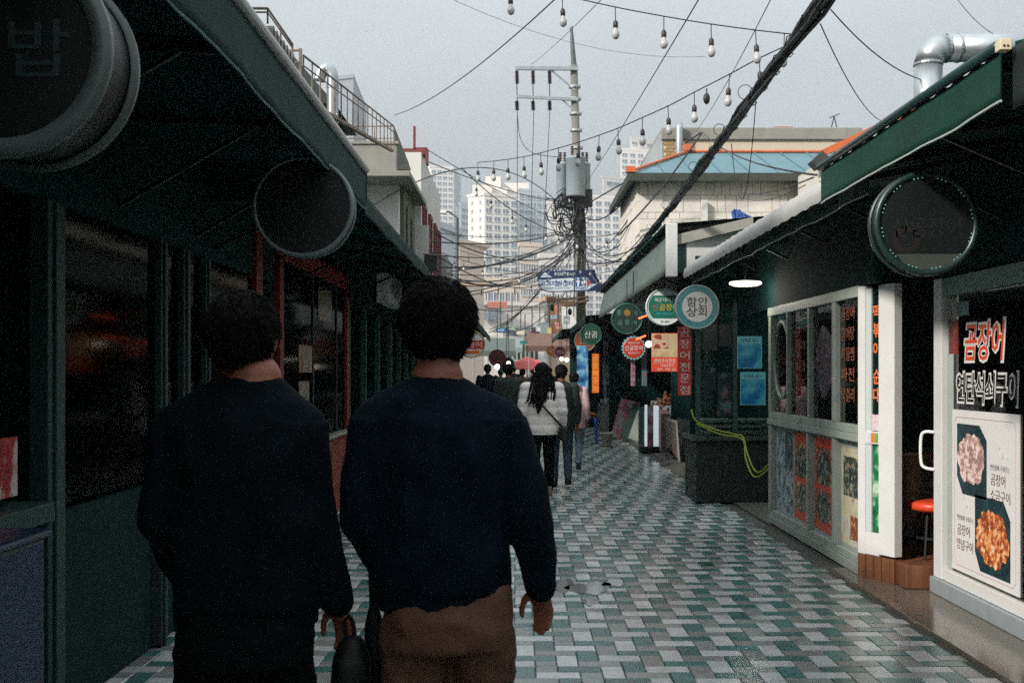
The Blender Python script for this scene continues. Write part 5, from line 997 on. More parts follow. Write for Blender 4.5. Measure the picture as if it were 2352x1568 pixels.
# tangled cable coils on the pole
r = random.Random(21); t = thing('cable_tangle', 'black tangle of coiled cables hung on the utility pole', 'cables', P(1320, 545, PY - .3))
for k in range(20):
    c0 = P(1312 + r.gauss(0, 12), 482 + r.uniform(-25, 40), PY - .35 + r.uniform(-.15, .1)); rx_, rz_ = r.uniform(.15, .5), r.uniform(.2, .55); ph = r.uniform(0, 6.28); tl = r.uniform(-.5, .5)
    pts = []
    for i in range(22):
        a = ph + i / 21 * r.uniform(4.5, 7.5); pts.append(c0 + Vector((rx_ * math.cos(a), .12 * math.sin(a * 2 + tl), rz_ * math.sin(a))))
    m = MB(); m.tube(smoothpath(pts[::3], 4), r.choice([.012, .018, .026]), 5); m.build('cable', M_['rubber'], t)
for k in range(10):
    x = r.uniform(1318, 1345); m = MB(); m.tube(smoothpath([P(x, 470, PY - .3), P(x + r.uniform(-8, 8), 530, PY - .35), P(1335 + r.uniform(-10, 10), 600, PY - .3), P(1336 + r.uniform(-8, 10), 700, PY - .25)], 5), .02, 5); m.build('cable', M_['rubber'], t)
m = MB(); q = P(1340, 452, PY - .3); m.box(q.x - .2, q.x + .25, PY - .45, PY - .25, q.z - .3, q.z + .2); m.build('splice_case', M_['black'], t)
# ------------------------------------------------------------------ direction sign on the pole
SYp = 32.0; t = thing('direction_sign', 'blue and white customer centre and toilet direction sign on the pole', 'sign', P(1308, 670, SYp))
def sgp(pts, d0, d1, nm, mt): m = MB(); m.prism([((px - CX) / F * SYp, H + (CY - py) / F * SYp) for px, py in pts][::-1], d0, d1, frame_m((0, SYp, 0), (1, 0, 0), (0, 0, 1))); return m.build(nm, mt, t)
navy = mat('navy_sign', C('1c2f5e'), .45); swht = mat('sign_pale_blue', C('c9d6de'), .45); sblu = mat('sign_blue', C('175a9e'), .45); sred = mat('sign_red', C('cf4a34'), .45)
sgp([(1234, 625), (1245, 624), (1258, 620), (1270, 623), (1325, 620), (1366, 619), (1370, 636), (1384, 654), (1372, 668), (1262, 671), (1246, 667), (1236, 655)], -.03, .03, 'plate', navy)
sgp([(1237, 643), (1318, 638), (1318, 667), (1262, 669.5), (1247, 665), (1239, 656)], .031, .034, 'white_field', swht); sgp([(1321, 638), (1348, 636.5), (1348, 666), (1321, 667)], .031, .034, 'toilet_field', swht); sgp([(1321.5, 638.5), (1346, 637), (1346, 657), (1321.5, 658)], .0345, .037, 'blue_field', sblu)
sgp([(1349, 637), (1358, 652), (1372, 652), (1349, 666)][::1], .031, .0335, 'arrow_back', swht); sgp([(1349, 640), (1357, 650), (1349, 660)], .034, .037, 'arrow', sred)
def st_(s, px, py, h, wd, mt, lift=.035): text(s, frame_m((P(px, 0, SYp).x, SYp - lift, P(0, py, SYp).z), (1, 0, 0), (0, 0, 1)), h, mt, t, width=wd, depth=.004, offset=.02)
st_('고객지원센터', 1278, 651, .15, .93, sblu, .035); st_('Customer Support Center', 1280, 661.5, .055, .75, mat('pale_sign_ink', C('7f9bb4')), .035); st_('해운대전통시장', 1297, 630, .11, .6, swht, .031); st_('TOILET', 1334, 662, .07, .3, sblu, .035)
for px in (1328, 1340):
    m = MB(); q = P(px, 648, SYp - .04); sk = px > 1334
    m.prism([(-.02, -.13), (.02, -.13), (.03, -.02), (.07, -.03) if sk else (.05, .0), (.04, .06), (-.04, .06), (-.07, -.03) if sk else (-.05, .0), (-.03, -.02)], 0, .004, frame_m(q, (1, 0, 0), (0, 0, 1))); m.lathe([(0, .004), (.03, .004), (.03, 0)], frame_m(q + Vector((0, 0, .1)), (1, 0, 0), (0, 0, 1)), 14); m.build('pictogram', M_['white'], t)
m = MB(); q = P(1252, 631, SYp - .031); m.prism([(-.13, -.07), (.2, -.07), (.1, .0), (0, .07), (-.06, .02)], 0, .004, frame_m(q, (1, 0, 0), (0, 0, 1))); m.build('emblem', swht, t)
m = MB(); m.bar((pb.x - .05, PY - .2, P(0, 645, PY).z), (P(1338, 0, SYp).x, SYp + .03, P(0, 645, SYp).z), .06, .06); m.build('bracket', ga, t)
# two arms with cameras below the sign
for k, (xa, ya, xb, yb, lb) in enumerate(((1268, 689, 1350, 682, 'upper rusty arm with small camera below the direction sign'), (1325 - 16, 699, 1350, 690, 'lower rusty arm with small box below the direction sign'))):
    t = thing('camera_arm', lb, 'camera', P(xa, ya, 31)); m = MB(); m.tube([P(xa, ya, 31), P(xb, yb, 32.6)], .04, 6); m.build('arm', M_['rust'], t); m = MB(); q = P(xa, ya, 31); m.box(q.x - .14, q.x + .1, 30.9, 31.1, q.z - .06, q.z + .08); m.build('box', mat('tan_box', C('8a6a50')), t); m = MB(); m.sphere(q - Vector((0, 0, .2)), (.06, .06, .1), 8, 6); m.build('camera', M_['black'], t)
# second, slimmer pole further on
t = thing('utility_pole', 'slim distant utility pole in the gap at the alley end', 'utility pole', (P(1257, 0, 46).x, 46, 0)); m = MB(); a = P(1256, 690, 46); m.tube([(a.x + .1, 46, 0), a], [.14, .10], 10); m.build('pole', ORD['pole_concrete'], t); m = MB(); m.box(a.x - .25, a.x + .1, 45.8, 46, a.z - 1.6, a.z - .9); m.build('box', mat('grey_cabinet', C('7d8c8c')), t); m = MB(); m.bar(P(1240, 700, 46), P(1272, 702, 46), .08, .08); m.build('crossarm', ga, t)
# ------------------------------------------------------------------ thick cable bundle across the right
a = P(1925, -45, 6.0); b = P(1372, 668, 30.0); core_ = sagline(a, b, .16, 60); d0 = (core_[0] - core_[1]).normalized(); base = [a + d0 * (14 * (36 - i) / 36) for i in range(36)] + core_; r = random.Random(8)
t = thing('cable_bundle', 'thick twisted black cable bundle crossing from top right to the pole', 'cables', b)
for k in range(9):
    ph = r.uniform(0, 6.28); rr = .016 + .026 * (k / 9); tw = r.uniform(2, 5) * r.choice((-1, 1)); pts = []
    for i, p in enumerate(base):
        an = ph + i / 60 * tw * 6.28; q = rr * (1 + .3 * math.sin(i * 1.7 + ph)); pts.append(p + Vector((q * math.cos(an), 0, q * math.sin(an))))
    m = MB(); m.tube(pts, r.choice([.009, .012, .015]), 5); m.build('cable', M_['rubber'], t)
m = MB(); core = []
n = 480
for i in range(n + 1):      # spiral binder wire
    q = i / n * 96; j = min(95, int(q)); p = base[j].lerp(base[j + 1], q - j); an = i * 1.25; core.append(p + Vector((.052 * math.cos(an), 0, .05 * math.sin(an))))
m.tube(core, .004, 4); m.build('binder', M_['rubber'], t)
m = MB(); m.tube([p + Vector((0, 0, -.0)) for p in base], .034, 6); m.build('core_cable', M_['rubber'], t)
for f in (.1, .16, .22, .27, .33, .4, .47, .55, .62):
    p = core_[int(f * 60)]; m = MB(); rr = r.uniform(.03, .06); m.tube([p + Vector((rr * math.cos(x) - .05, 0, .05 + rr * math.sin(x))) for x in [i / 14 * 6.1 for i in range(15)]], .003, 4); m.build('loose_loop', M_['wire'], t)
# second limb of the bundle that splits off half way
pts = [P(1660, 300, 10.2), P(1690, 245, 9.4), P(1735, 190, 8.7), P(1790, 120, 7.9)]; m = MB(); m.tube(smoothpath([p + Vector((.03, 0, -.05)) for p in pts], 8), .022, 6); m.build('side_cable', M_['rubber'], t)
# ------------------------------------------------------------------ single overhead wires
W = [
 ('wire from the balcony rail up to the top of the picture', (905, 265, 19), (1300, -25, 9), .15, .006),
 ('long faint wire crossing the sky high on the left', (1020, -10, 30), (1620, 130, 36), .5, .006),
 ('steep wire from the transformers to the top right of centre', (1340, 430, 33), (1622, -30, 9), .05, .006),
 ('steep wire behind the string of bulbs towards the beige building', (1600, 300, 28), (1785, -30, 12), .1, .006),
 ('wire sagging from the bundle to the silver roof duct', (1908, 22, 6.5), (2165, 192, 8), .10, .004),
 ('wire sagging from the bundle to the orange roof edge', (1884, 55, 6.8), (2030, 280, 12), .12, .004),
 ('faint wire at the top right corner', (2200, 0, 20), (2420, 58, 22), .5, .006),
 ('wire from the crossarm to the upper left of the pole', (1218, 150, 33), (1400, -20, 12), .05, .005),
 ('arched wire from the left house to the cable tangle', (860, 470, 20), (1295, 480, 32.6), -.9, .012),
 ('wire from the red-trimmed roof to the transformers', (985, 372, 24), (1330, 470, 32.7), .15, .011),
 ('second wire from the red-trimmed roof down to the pole', (975, 340, 24.5), (1335, 530, 32.7), .1, .009),
 ('level cable from the white wall to the cable tangle', (945, 548, 23.9), (1320, 525, 32.6), .25, .016),
 ('thick cable from the loudspeaker to the pole', (1000, 612, 23.8), (1330, 528, 32.6), .35, .022),
 ('lower cable from the white wall under the loudspeaker', (945, 598, 23.9), (1335, 545, 32.6), .9, .018),
 ('cable from the street lamp to the cable tangle', (1050, 620, 36), (1325, 540, 32.6), .2, .016),
 ('low cable across the alley end to the slim pole', (1060, 700, 38), (1256, 692, 45), .3, .02),
 ('lowest cable across the alley end', (1130, 760, 40), (1256, 720, 45), .3, .018),
 ('cable from the tangle to the eave of the blue-roofed house', (1345, 470, 32.7), (1610, 305, 27), .05, .02),
 ('cable from the tangle to the corner of the stone-clad wall', (1345, 500, 32.7), (1435, 460, 23), .2, .018),
 ('dark kinked cable falling from the beige wall to the awning', (1612, 305, 19), (1420, 540, 20), .1, .016),
 ('dark cable from the beige wall to the near green awning corner', (1612, 303, 18.9), (1876, 402, 7.2), .12, .008),
 ('reddish wire across the stone-clad wall, upper of two', (1680, 432, 19.6), (1868, 408, 7.5), .1, .006),
 ('reddish wire across the stone-clad wall, lower of two', (1700, 450, 19.6), (1850, 425, 8.5), .1, .004),
 ('looped wire hanging under the bundle before the blue roof', (1736, 235, 9), (1680, 330, 10), .62, .004),
 ('far wire over the right apartment block', (1345, 565, 33), (1500, 470, 24), .5, .016),
 ('wire from the pole to the grey awning panel', (1345, 590, 32.8), (1400, 640, 26), .4, .02),
 ('left vertical drop wire below the crossarm', (1188, 254, 32.8), (1188, 560, 33.5), .0, .010),
 ('middle vertical drop wire below the crossarm', (1226, 254, 32.8), (1218, 560, 33.5), .0, .010),
 ('right vertical drop wire below the crossarm', (1263, 254, 32.8), (1248, 560, 33.5), .0, .010),
]
for lb, a, b, sg, rr in W:
    m = MB(); m.tube(sagline(P(*a), P(*b), sg, 28), rr, 5); m.build('overhead_wire', M_['wire'], label=lb, cat='wire')
# cables radiating from the tangle to the awnings on both sides
r = random.Random(77)
RAD = [('left awning at the red-framed shop', -1.0, 12.0, 2.75), ('left awning near the white box sign', -1.0, 15.0, 2.75), ('left awning below the white building', -1.0, 19.5, 2.8), ('left wall of the white building', -2.0, 25.0, 4.6), ('left wall low beside the street lamp', -1.9, 31.0, 4.2), ('far left awning end', -.95, 37.0, 2.8), ('grey awning panel on the right', 1.75, 15.0, 3.3), ('grey awning panel nearer the lean-to', 1.75, 18.5, 3.3), ('corner of the stone-clad house wall', 2.1, 21.0, 4.3), ('far right awning', 1.4, 28.0, 2.8), ('slim distant pole', 1.15, 46.0, 4.2), ('portal at the alley end', -1.3, 60.0, 3.6)]
for k, (lb, x, y, z) in enumerate(RAD):
    for j in range(2):
        b_ = Vector((x, y + j * .8, z + j * .12)); a_ = P(1330 + r.uniform(-12, 8), 520 + r.uniform(-10, 60), PY - .3)
        m = MB(); m.tube(sagline(a_, b_, r.uniform(.15, .7), 26), r.choice([.008, .011, .015]), 5); m.build('overhead_cable', M_['rubber'], label=('upper' if j else 'lower') + ' of two cables, pole to ' + lb, cat='cable')
m = MB(); m.tube(smoothpath([P(1188, 262, 32.8), P(1196, 320, 32.9), P(1225, 352, 32.9), P(1290, 362, 32.9)], 6), .01, 5); m.build('overhead_wire', M_['wire'], label='curved jumper wire from the left insulator to the transformers', cat='wire')
# ------------------------------------------------------------------ strings of bulbs
m_glass = mat('frosted_bulb', C('b6b6b4'), .25, nz=(5, .04)); m_sock = mat('bulb_socket', C('3a3032'), .5)
bb = MB(); bb.lathe([(.0, -.098), (.012, -.096), (.024, -.085), (.030, -.066), (.028, -.048), (.018, -.028), (.014, -.01), (.014, 0)], None, 14); BULB = bb.mesh('bulb', m_glass, smooth=True)
sb_ = MB(); sb_.lathe([(.015, -.012), (.019, -.008), (.02, .03), (.012, .045), (.004, .05), (.004, .15)], None, 10); SOCK = sb_.mesh('socket', m_sock, smooth=True)
def stringlight(label, path, bulbs, drop=.15, r_=.005, sc=1.0):
    t = thing('string_light', label, 'string lights', path[len(path) // 2]); m = MB(); m.tube(smoothpath(path, 4), r_, 5); m.build('cable', M_['wire'], t)
    for k, p in enumerate(bulbs):
        rot = (random.uniform(-.06, .06), random.uniform(-.06, .06), 0)
        o = inst(SOCK, 'socket', p - Vector((0, 0, .15 * sc)), t, rot, (sc,) * 3)
        b_ = bpy.data.objects.new('bulb', BULB); col.objects.link(b_); b_.parent = o
pts1 = [(560, -215), (740, -160), (900, -110), (1050, -65), (1173, -36), (1293, -10), (1414, 17), (1525, 38), (1634, 56), (1738, 70), (1800, 77), (1850, 82)]
Y1 = [9.7, 9.6, 9.5, 9.3, 9.1, 8.95, 8.8, 8.65, 8.5, 8.4, 8.3, 8.25]; path = [P(x, y, Y) for (x, y), Y in zip(pts1, Y1)]
stringlight('nearest string of bulbs crossing at the top of the picture', path, path[4:11])
pts2 = [(1850, 85), (1746, 133), (1673, 172), (1595, 212), (1536, 243), (1476, 270), (1421, 294), (1375, 311), (1328, 327), (1283, 340), (1243, 351), (1204, 360), (1167, 366), (1134, 370), (1098, 373)]
path = [P(x, y, 8.25 + 6.2 * (k / 14) ** 1.2) for k, (x, y) in enumerate(pts2)]
stringlight('second string of bulbs sloping down to the left across the sky', path, path[1:])
q = P(1623, 203, 9.85); m = MB(); m.sphere(q - Vector((0, 0, .09)), (.03, .03, .05), 10, 8); m.tube([q, q - Vector((0, 0, .05))], .006, 5); m.build('dark_bulb', M_['black'], label='dead black bulb on the second string', cat='bulb')
r = random.Random(4)
for k, (xa, ya, Ya, xb, yb, Yb, n, lb) in enumerate(((1060, 385, 14.6, 1420, 535, 17, 9, 'third string of bulbs falling behind the transformers'), (1000, 575, 20, 1500, 600, 21, 12, 'string of tiny bulbs level with the loudspeaker'), (1040, 570, 27, 1480, 585, 27, 11, 'string of tiny bulbs just above the direction sign'), (1090, 640, 34.5, 1420, 640, 34.5, 8, 'string of tiny bulbs behind the direction sign'), (1100, 700, 38, 1350, 690, 38, 7, 'farthest string of tiny bulbs over the alley end'), (1010, 650, 23, 1470, 560, 23, 12, 'string of tiny bulbs rising to the right behind the tangle'), (1120, 730, 42, 1290, 725, 42, 9, 'lowest string of tiny bulbs at the alley end'))):
    path = sagline(P(xa, ya, Ya), P(xb, yb, Yb), .35, 24); stringlight(lb, path, [path[int(2 + i * 20 / (n - 1))] for i in range(n)], r_=.006, sc=.75)
# ------------------------------------------------------------------ people
def capsule(mb, a, b, ra, rb, n=14, flat=None):
    a = Vector(a); b = Vector(b); d = b - a; L_ = d.length; d = d.normalized() if L_ > 1e-6 else Vector((0, 0, 1))
    pts = []; rs = []
    for k in range(5): an = math.pi / 2 * (1 - k / 5); pts.append(a - d * ra * math.sin(an)); rs.append(max(ra * math.cos(an), ra * .03))
    for k in range(7): pts.append(a.lerp(b, k / 6)); rs.append(ra + (rb - ra) * k / 6)
    for k in range(1, 6): an = math.pi / 2 * k / 5; pts.append(b + d * rb * math.sin(an)); rs.append(max(rb * math.cos(an), rb * .03))
    mb.tube(pts, rs, n)
def chain(mb, pts, rs, n=14):
    for i in range(len(pts) - 1): capsule(mb, pts[i], pts[i + 1], rs[i], rs[i + 1], n)
def loftbody(mb, rings, n=36, pw=2.3):
    """rings: (cx, cy, z, half width, half depth); superelliptic sections, closed"""
    vs = []
    for cx, cy, z, a, b in rings:
        for j in range(n):
            t = 2 * math.pi * j / n; c, s = math.cos(t), math.sin(t)
            vs.append((cx + a * math.copysign(abs(c) ** (2 / pw), c), cy + b * math.copysign(abs(s) ** (2 / pw), s), z))
    k = len(rings); fs = [(i * n + j, i * n + (j + 1) % n, (i + 1) * n + (j + 1) % n, (i + 1) * n + j) for i in range(k - 1) for j in range(n)]
    fs += [tuple(range(n - 1, -1, -1)), tuple((k - 1) * n + j for j in range(n))]
    if rings[0][2] > rings[-1][2]: fs = [f[::-1] for f in fs]
    mb.add(vs, fs)
def fuse(mb, name, mt, parent, voxel, smooth=6, disp=None):
    """overlapping closed volumes fused to one continuous surface"""
    off = rootloc(parent); me = bpy.data.meshes.new('tmp'); me.from_pydata([v - off for v in mb.v], [], mb.f); me.update()
    bm = bmesh.new(); bm.from_mesh(me); bmesh.ops.recalc_face_normals(bm, faces=bm.faces); bm.to_mesh(me); bm.free()
    o = bpy.data.objects.new('tmp', me)
    rm = o.modifiers.new('r', 'REMESH'); rm.mode = 'VOXEL'; rm.voxel_size = voxel; rm.use_smooth_shade = True
    if smooth: sm = o.modifiers.new('s', 'SMOOTH'); sm.iterations = smooth; sm.factor = .5
    res = evalmesh(o)
    if disp:
        nr = [v.normal.copy() for v in res.vertices]
        for v, n_ in zip(res.vertices, nr): v.co += n_ * disp(v.co + off, n_)
    res.materials.clear(); res.materials.append(mt); res.polygons.foreach_set('use_smooth', [True] * len(res.polygons)); res.name = name
    ob = bpy.data.objects.new(name, res); col.objects.link(ob); ob.parent = parent
    return ob
def folds(scale, amp, stretch=(1, 1, 1), seed=0.0):
    def f(p, n):
        q = Vector((p.x * stretch[0], p.y * stretch[1], p.z * stretch[2])) * scale + Vector((seed, seed * 1.7, 0))
        a = mnoise.noise(q); b = mnoise.noise(q * 2.3 + Vector((5, 1, 2)))
        return amp * ((1 - abs(a) * 2) * .7 + b * .5)
    return f
def hand(mb, wrist, d, side, s=1.0, curl=.5, palm_n=Vector((0, 1, 0))):
    """palm and five fingers; d: direction of the hand, side: direction of the thumb"""
    d = Vector(d).normalized(); sd_ = Vector(side); sd_ = (sd_ - d * sd_.dot(d)).normalized(); nn = d.cross(sd_).normalized()
    if nn.dot(palm_n) < 0: nn = -nn                     # palm side
    w_ = Vector(wrist)
    capsule(mb, w_, w_ + d * .03 * s, .024 * s, .027 * s)
    for q in (-.026, -.009, .009, .026): capsule(mb, w_ + d * .025 * s + sd_ * q * .7 * s, w_ + d * .088 * s + sd_ * q * s, .0125 * s, .0115 * s, 10)
    for q, L_, c in ((.027, .070, .8), (.009, .080, 1.0), (-.009, .074, 1.15), (-.027, .058, 1.3)):
        p = w_ + d * .090 * s + sd_ * q * s; dirn = d; r0 = .0098
        for k, (f, a) in enumerate(((.45, .35), (.32, .6), (.23, .5))):
            dirn = (dirn + nn * a * curl * c).normalized(); p2 = p + dirn * L_ * f * s; capsule(mb, p, p2, (r0 - k * .0009) * s, (r0 - .0009 - k * .0009) * s, 10); p = p2
    p = w_ + d * .028 * s + sd_ * .024 * s; q = p + (d * .7 + sd_ * .75 + nn * .3).normalized() * .042 * s; e = q + (d + sd_ * .25 + nn * .35).normalized() * .032 * s; g_ = e + (d + nn * .3).normalized() * .024 * s
    chain(mb, [p, q, e, g_], [.015 * s, .012 * s, .0108 * s, .009 * s], 10)
def head(mb, c, s=1.0, tilt=0.0, turn=0.0):
    """c: centre of the head, facing +Y turned by turn; features: jaw, nose, brow, eyes, mouth, ears"""
    Rm = Matrix.Translation(Vector(c)) @ Matrix.Rotation(turn, 4, 'Z') @ Matrix.Rotation(tilt, 4, 'X') @ Matrix.Scale(s, 4)
    def E(p, r): 
        m2 = MB(); m2.sphere((0, 0, 0), r, 16, 12); mb.add([Rm @ (v + Vector(p)) for v in m2.v], m2.f)
    E((0, -.012, .02), (.074, .092, .088)); E((0, .018, -.03), (.060, .072, .078)); E((0, .04, -.075), (.036, .036, .03)); E((0, .088, -.018), (.014, .022, .022)); E((0, .082, .002), (.009, .018, .03))
    E((-.028, .074, .018), (.022, .014, .010)); E((.028, .074, .018), (.022, .014, .010)); E((0, .075, -.056), (.024, .014, .009))
    for sx in (-1, 1): E((sx * .078, -.008, -.012), (.010, .020, .032)); E((sx * .084, -.014, -.004), (.008, .018, .022))
    return Rm
def hairblob(parent, Rm, seed, vol=.012, low=-.045, tufts=260, long=None, mt=None, lump=.016, voxel=.007, nape=-.07):
    """hair: clumps over the skull plus loose tufts that break the outline"""
    r = random.Random(seed); m = MB(); k = 0
    while k < 150:
        v = Vector((r.gauss(0, 1), r.gauss(0, 1), r.gauss(0, 1))).normalized()
        p = Vector((v.x * .074, v.y * .092 - .012, v.z * .088 + .02))
        front = p.y > .045
        if p.z < (nape if p.y < -.03 else (low if not front else .055)) or (abs(p.x) > .05 and abs(p.y + .008) < .04 and p.z < .03): continue
        k += 1; q = lump * r.uniform(.8, 1.3); m.add(*_sph(Rm, p + v * vol * r.uniform(.3, 1), q))
    m.add(*_sph(Rm, Vector((0, -.014, .036)), (.077, .095, .086)))
    sc = Rm.to_scale().x
    o = fuse(m, 'hair', mt or M_['hair'], parent, voxel, 2, lambda p, n: .004 * mnoise.noise(p * 60) + .003 * mnoise.noise(p * 140))
    m = MB()
    for k in range(tufts):
        v = Vector((r.gauss(0, 1), r.gauss(0, 1), r.gauss(0, .9))).normalized(); p = Vector((v.x * .074, v.y * .092 - .012, v.z * .088 + .02))
        if p.z < (nape if p.y < -.03 else low) or p.y > .06 or (abs(p.x) > .05 and abs(p.y + .008) < .034 and p.z < .022): continue
        vv = (Rm.to_3x3() @ v).normalized(); a = Rm @ (p + v * (vol * r.uniform(.6, 1.5) + .004)); sw = mnoise.noise(p * 22 + Vector((seed, 0, 0)))
        dn = Vector((v.x * .6, v.y * .6 - .25, -.75)); tn = (dn + Vector((sw, mnoise.noise(p * 19), .5 * mnoise.noise(p * 25))) * 1.3 + Vector((r.gauss(0, .25), r.gauss(0, .25), r.gauss(0, .25)))); tn = (tn - vv * tn.dot(vv)).normalized(); L_ = r.uniform(.012, .024) * sc
        b = a + (vv * .32 + tn).normalized() * L_; c = b + (tn + vv * .1 + Vector((0, 0, -.3))).normalized() * L_ * .8
        m.tube([a, b, c], [.0024 * sc, .0019 * sc, .0003], 4)
    m.build('hair_strands', mt or M_['hair'], parent)
    return o
def _sph(Rm, p, r): m2 = MB(); m2.sphere((0, 0, 0), r, 9, 7); return [Rm @ (v + p) for v in m2.v], m2.f

# ---- the two men in front, from behind
m_nav = mat('navy_jacket', C('0a151f'), .9, spec=.1, nz=(9, .2), bump=(300, .12)); m_nav2 = mat('dark_navy_jacket', C('071016'), .9, spec=.1, nz=(9, .2), bump=(300, .12))
m_brn = mat('brown_corduroy', C('5a3d2e'), .85, nz=(5, .2), bump=(160, .25), aniso=(1, 1, .12)); m_dkt = mat('dark_trousers', C('080d0f'), .9, spec=.1, nz=(6, .2)); m_shoe = mat('dark_shoe', C('1a1a1b'), .5)
def front_man(label, Y0, hc, neck, sh, elb, wri, tors, hips, legw, jk, tr, seed, vol, tuf, turn, hand_side, curl=.5, handscale=.9):
    """all points in picture pixels at depth Y0"""
    J = lambda px, py, dy=0.0: P(px, py, Y0) + Vector((0, dy, 0)); k = Y0 / F
    t = thing('person', label, 'person', (J(hc[0], 0).x, Y0, 0))
    mb = MB(); hcw = J(*hc, .02); Rm = head(mb, hcw, .98, R(4), turn)
    capsule(mb, hcw + Vector((0, -.012, -.05)), J(neck[0], neck[1], -.01), .054, .058)
    capsule(mb, J(neck[0], neck[1], 0), J(neck[0], neck[1] + 70, 0), .07, .10)
    rings = [(J(x, y).x, Y0 + .0, J(x, y).z, hw * k * .82, dp * .8) for x, y, hw, dp in tors]; loftbody(mb, rings)
    for s_ in (0, 1):
        a, b, c = J(*sh[s_]), J(*elb[s_]), J(*wri[s_], .10 if s_ == 0 else .03); chain(mb, [a, b, c], [.05, .042, .03]); dd = (c - b).normalized()
        hand(mb, c, dd + Vector((0, .3, -.3)), (hand_side[s_], .55, 0), handscale, curl, Vector((hand_side[s_], .2, 0)))
    hx = [J(x, y) for x, y in hips]; 
    zf = 0.06
    for s_, q in enumerate(hx):
        kn = Vector((q.x * .5 + q.x * .5, Y0 + (.10 if s_ else -.02), .46)); an = Vector((q.x, Y0 + (.02 if s_ else -.14), .10)); chain(mb, [q, kn, an], [.075, .052, .036]); capsule(mb, an - Vector((0, 0, .045)), an + Vector((0, .13, -.06)), .036, .03)
    fuse(mb, 'body', M_['skin'], t, .0065, 3)
    # jacket
    mb = MB(); rings = [(J(x, y).x, Y0, J(x, y).z, hw * k, dp) for x, y, hw, dp in tors]; loftbody(mb, rings)
    for s_ in (0, 1):
        a, b, c = J(*sh[s_]), J(*elb[s_], -.02), J(*wri[s_], .10 if s_ == 0 else .03); chain(mb, [J(neck[0] + (sh[s_][0] - neck[0]) * .35, neck[1] + 45), a, b, c - (c - b).normalized() * .03], [.062, .074, .058, .044], 18)
        dd = (c - b).normalized(); capsule(mb, c - dd * .05, c - dd * .0, .040, .038)
    fj = folds(7.5, .012, (1, 1, .6), seed)
    fuse(mb, 'jacket', jk, t, .008, 14, lambda p, n: fj(p, n) * (1.6 if n.z < .3 else .6))
    mb = MB(); cx_, cz_ = J(*neck).x, J(neck[0], neck[1] - 4).z
    mb.lathe([(.056, 0), (.062, .028), (.068, .03), (.078, .0), (.082, -.02), (.06, -.02), (.056, 0)], Matrix.Translation((cx_, Y0 + .0, cz_ - .03)) @ Matrix.Scale(.95, 4, (0, 1, 0)), 36); mb.build('collar', jk, t, smooth=True)
    # ribbed hem
    x, y, hw, dp = tors[-1]; m = MB(); n = 90; prof = []
    for j in range(n):
        an = 2 * math.pi * j / n; rr = 1 + .006 * (j % 2); prof.append((rr * math.cos(an), rr * math.sin(an)))
    vs = []; zz = J(x, y).z
    for zo, g_ in ((.012, .9), (.008, 1.015), (-.045, 1.0), (-.055, .9)): vs += [(J(x, y).x + hw * k * g_ * a_, Y0 + dp * g_ * b_, zz + zo) for a_, b_ in prof]
    m.add(vs, [(i * n + j, i * n + (j + 1) % n, (i + 1) * n + (j + 1) % n, (i + 1) * n + j) for i in range(3) for j in range(n)]); m.build('waistband', jk, t, smooth=False)
    # trousers
    mb = MB(); x0 = (hx[0].x + hx[1].x) / 2; zt = J(0, tors[-1][1]).z + .02
    loftbody(mb, [(x0, Y0, zt, legw[0] * k, .115), (x0, Y0 - .01, zt - .09, legw[0] * k * 1.04, .13), (x0, Y0 - .01, zt - .16, legw[0] * k * 1.03, .13)])
    for s_, q in enumerate(hx):
        kn = Vector((q.x, Y0 + (.10 if s_ else -.02), .46)); an = Vector((q.x, Y0 + (.02 if s_ else -.14), .11)); chain(mb, [Vector((q.x, Y0 - .01, zt - .13)), kn, an], [legw[1] * k, legw[2] * k, legw[2] * k * .86], 20)
    ft = folds(9, .007, (1, 1, 1.4), seed + 3)
    fuse(mb, 'trousers', tr, t, .009, 6, lambda p, n: ft(p, n) * 1.5)
    for s_, q in enumerate(hx):
        an = Vector((q.x, Y0 + (.02 if s_ else -.14), 0)); m = MB(); loftbody(m, [(an.x, an.y + .03, .002, .047, .14), (an.x, an.y + .03, .03, .05, .142), (an.x, an.y + .02, .07, .045, .12), (an.x, an.y - .02, .11, .04, .065)], 24); m.build('shoe', m_shoe, t, smooth=True)
    hairblob(t, Rm, seed, vol, tufts=tuf)
    return t
front_man('man in navy jacket and brown trousers walking ahead, right of the two', 2.96, (1003, 752), (1005, 872), [(872, 978), (1140, 978)], [(836, 1190), (1212, 1178)], [(895, 1368), (1240, 1345)],
          [(1005, 862, 57, .066), (1005, 885, 74, .08), (1005, 915, 128, .098), (1005, 965, 175, .115), (1008, 1050, 168, .13), (1010, 1150, 152, .13), (1014, 1250, 150, .132), (1018, 1352, 150, .13)], [(955, 1470), (1105, 1470)], (140, 80, 70), m_nav, m_brn, 31, .014, 7000, R(12), (1, -1), .6, .86)
front_man('man in dark navy jacket walking ahead, left of the two', 2.90, (552, 780), (585, 872), [(425, 985), (682, 988)], [(378, 1190), (722, 1190)], [(440, 1378), (770, 1385)],
          [(586, 868, 58, .066), (582, 893, 76, .08), (570, 925, 132, .098), (556, 975, 175, .115), (555, 1060, 172, .13), (558, 1160, 168, .132), (562, 1260, 165, .132), (566, 1385, 163, .13)], [(490, 1490), (640, 1490)], (148, 82, 70), m_nav2, m_dkt, 57, .009, 6000, R(8), (1, -1), .9, .85)

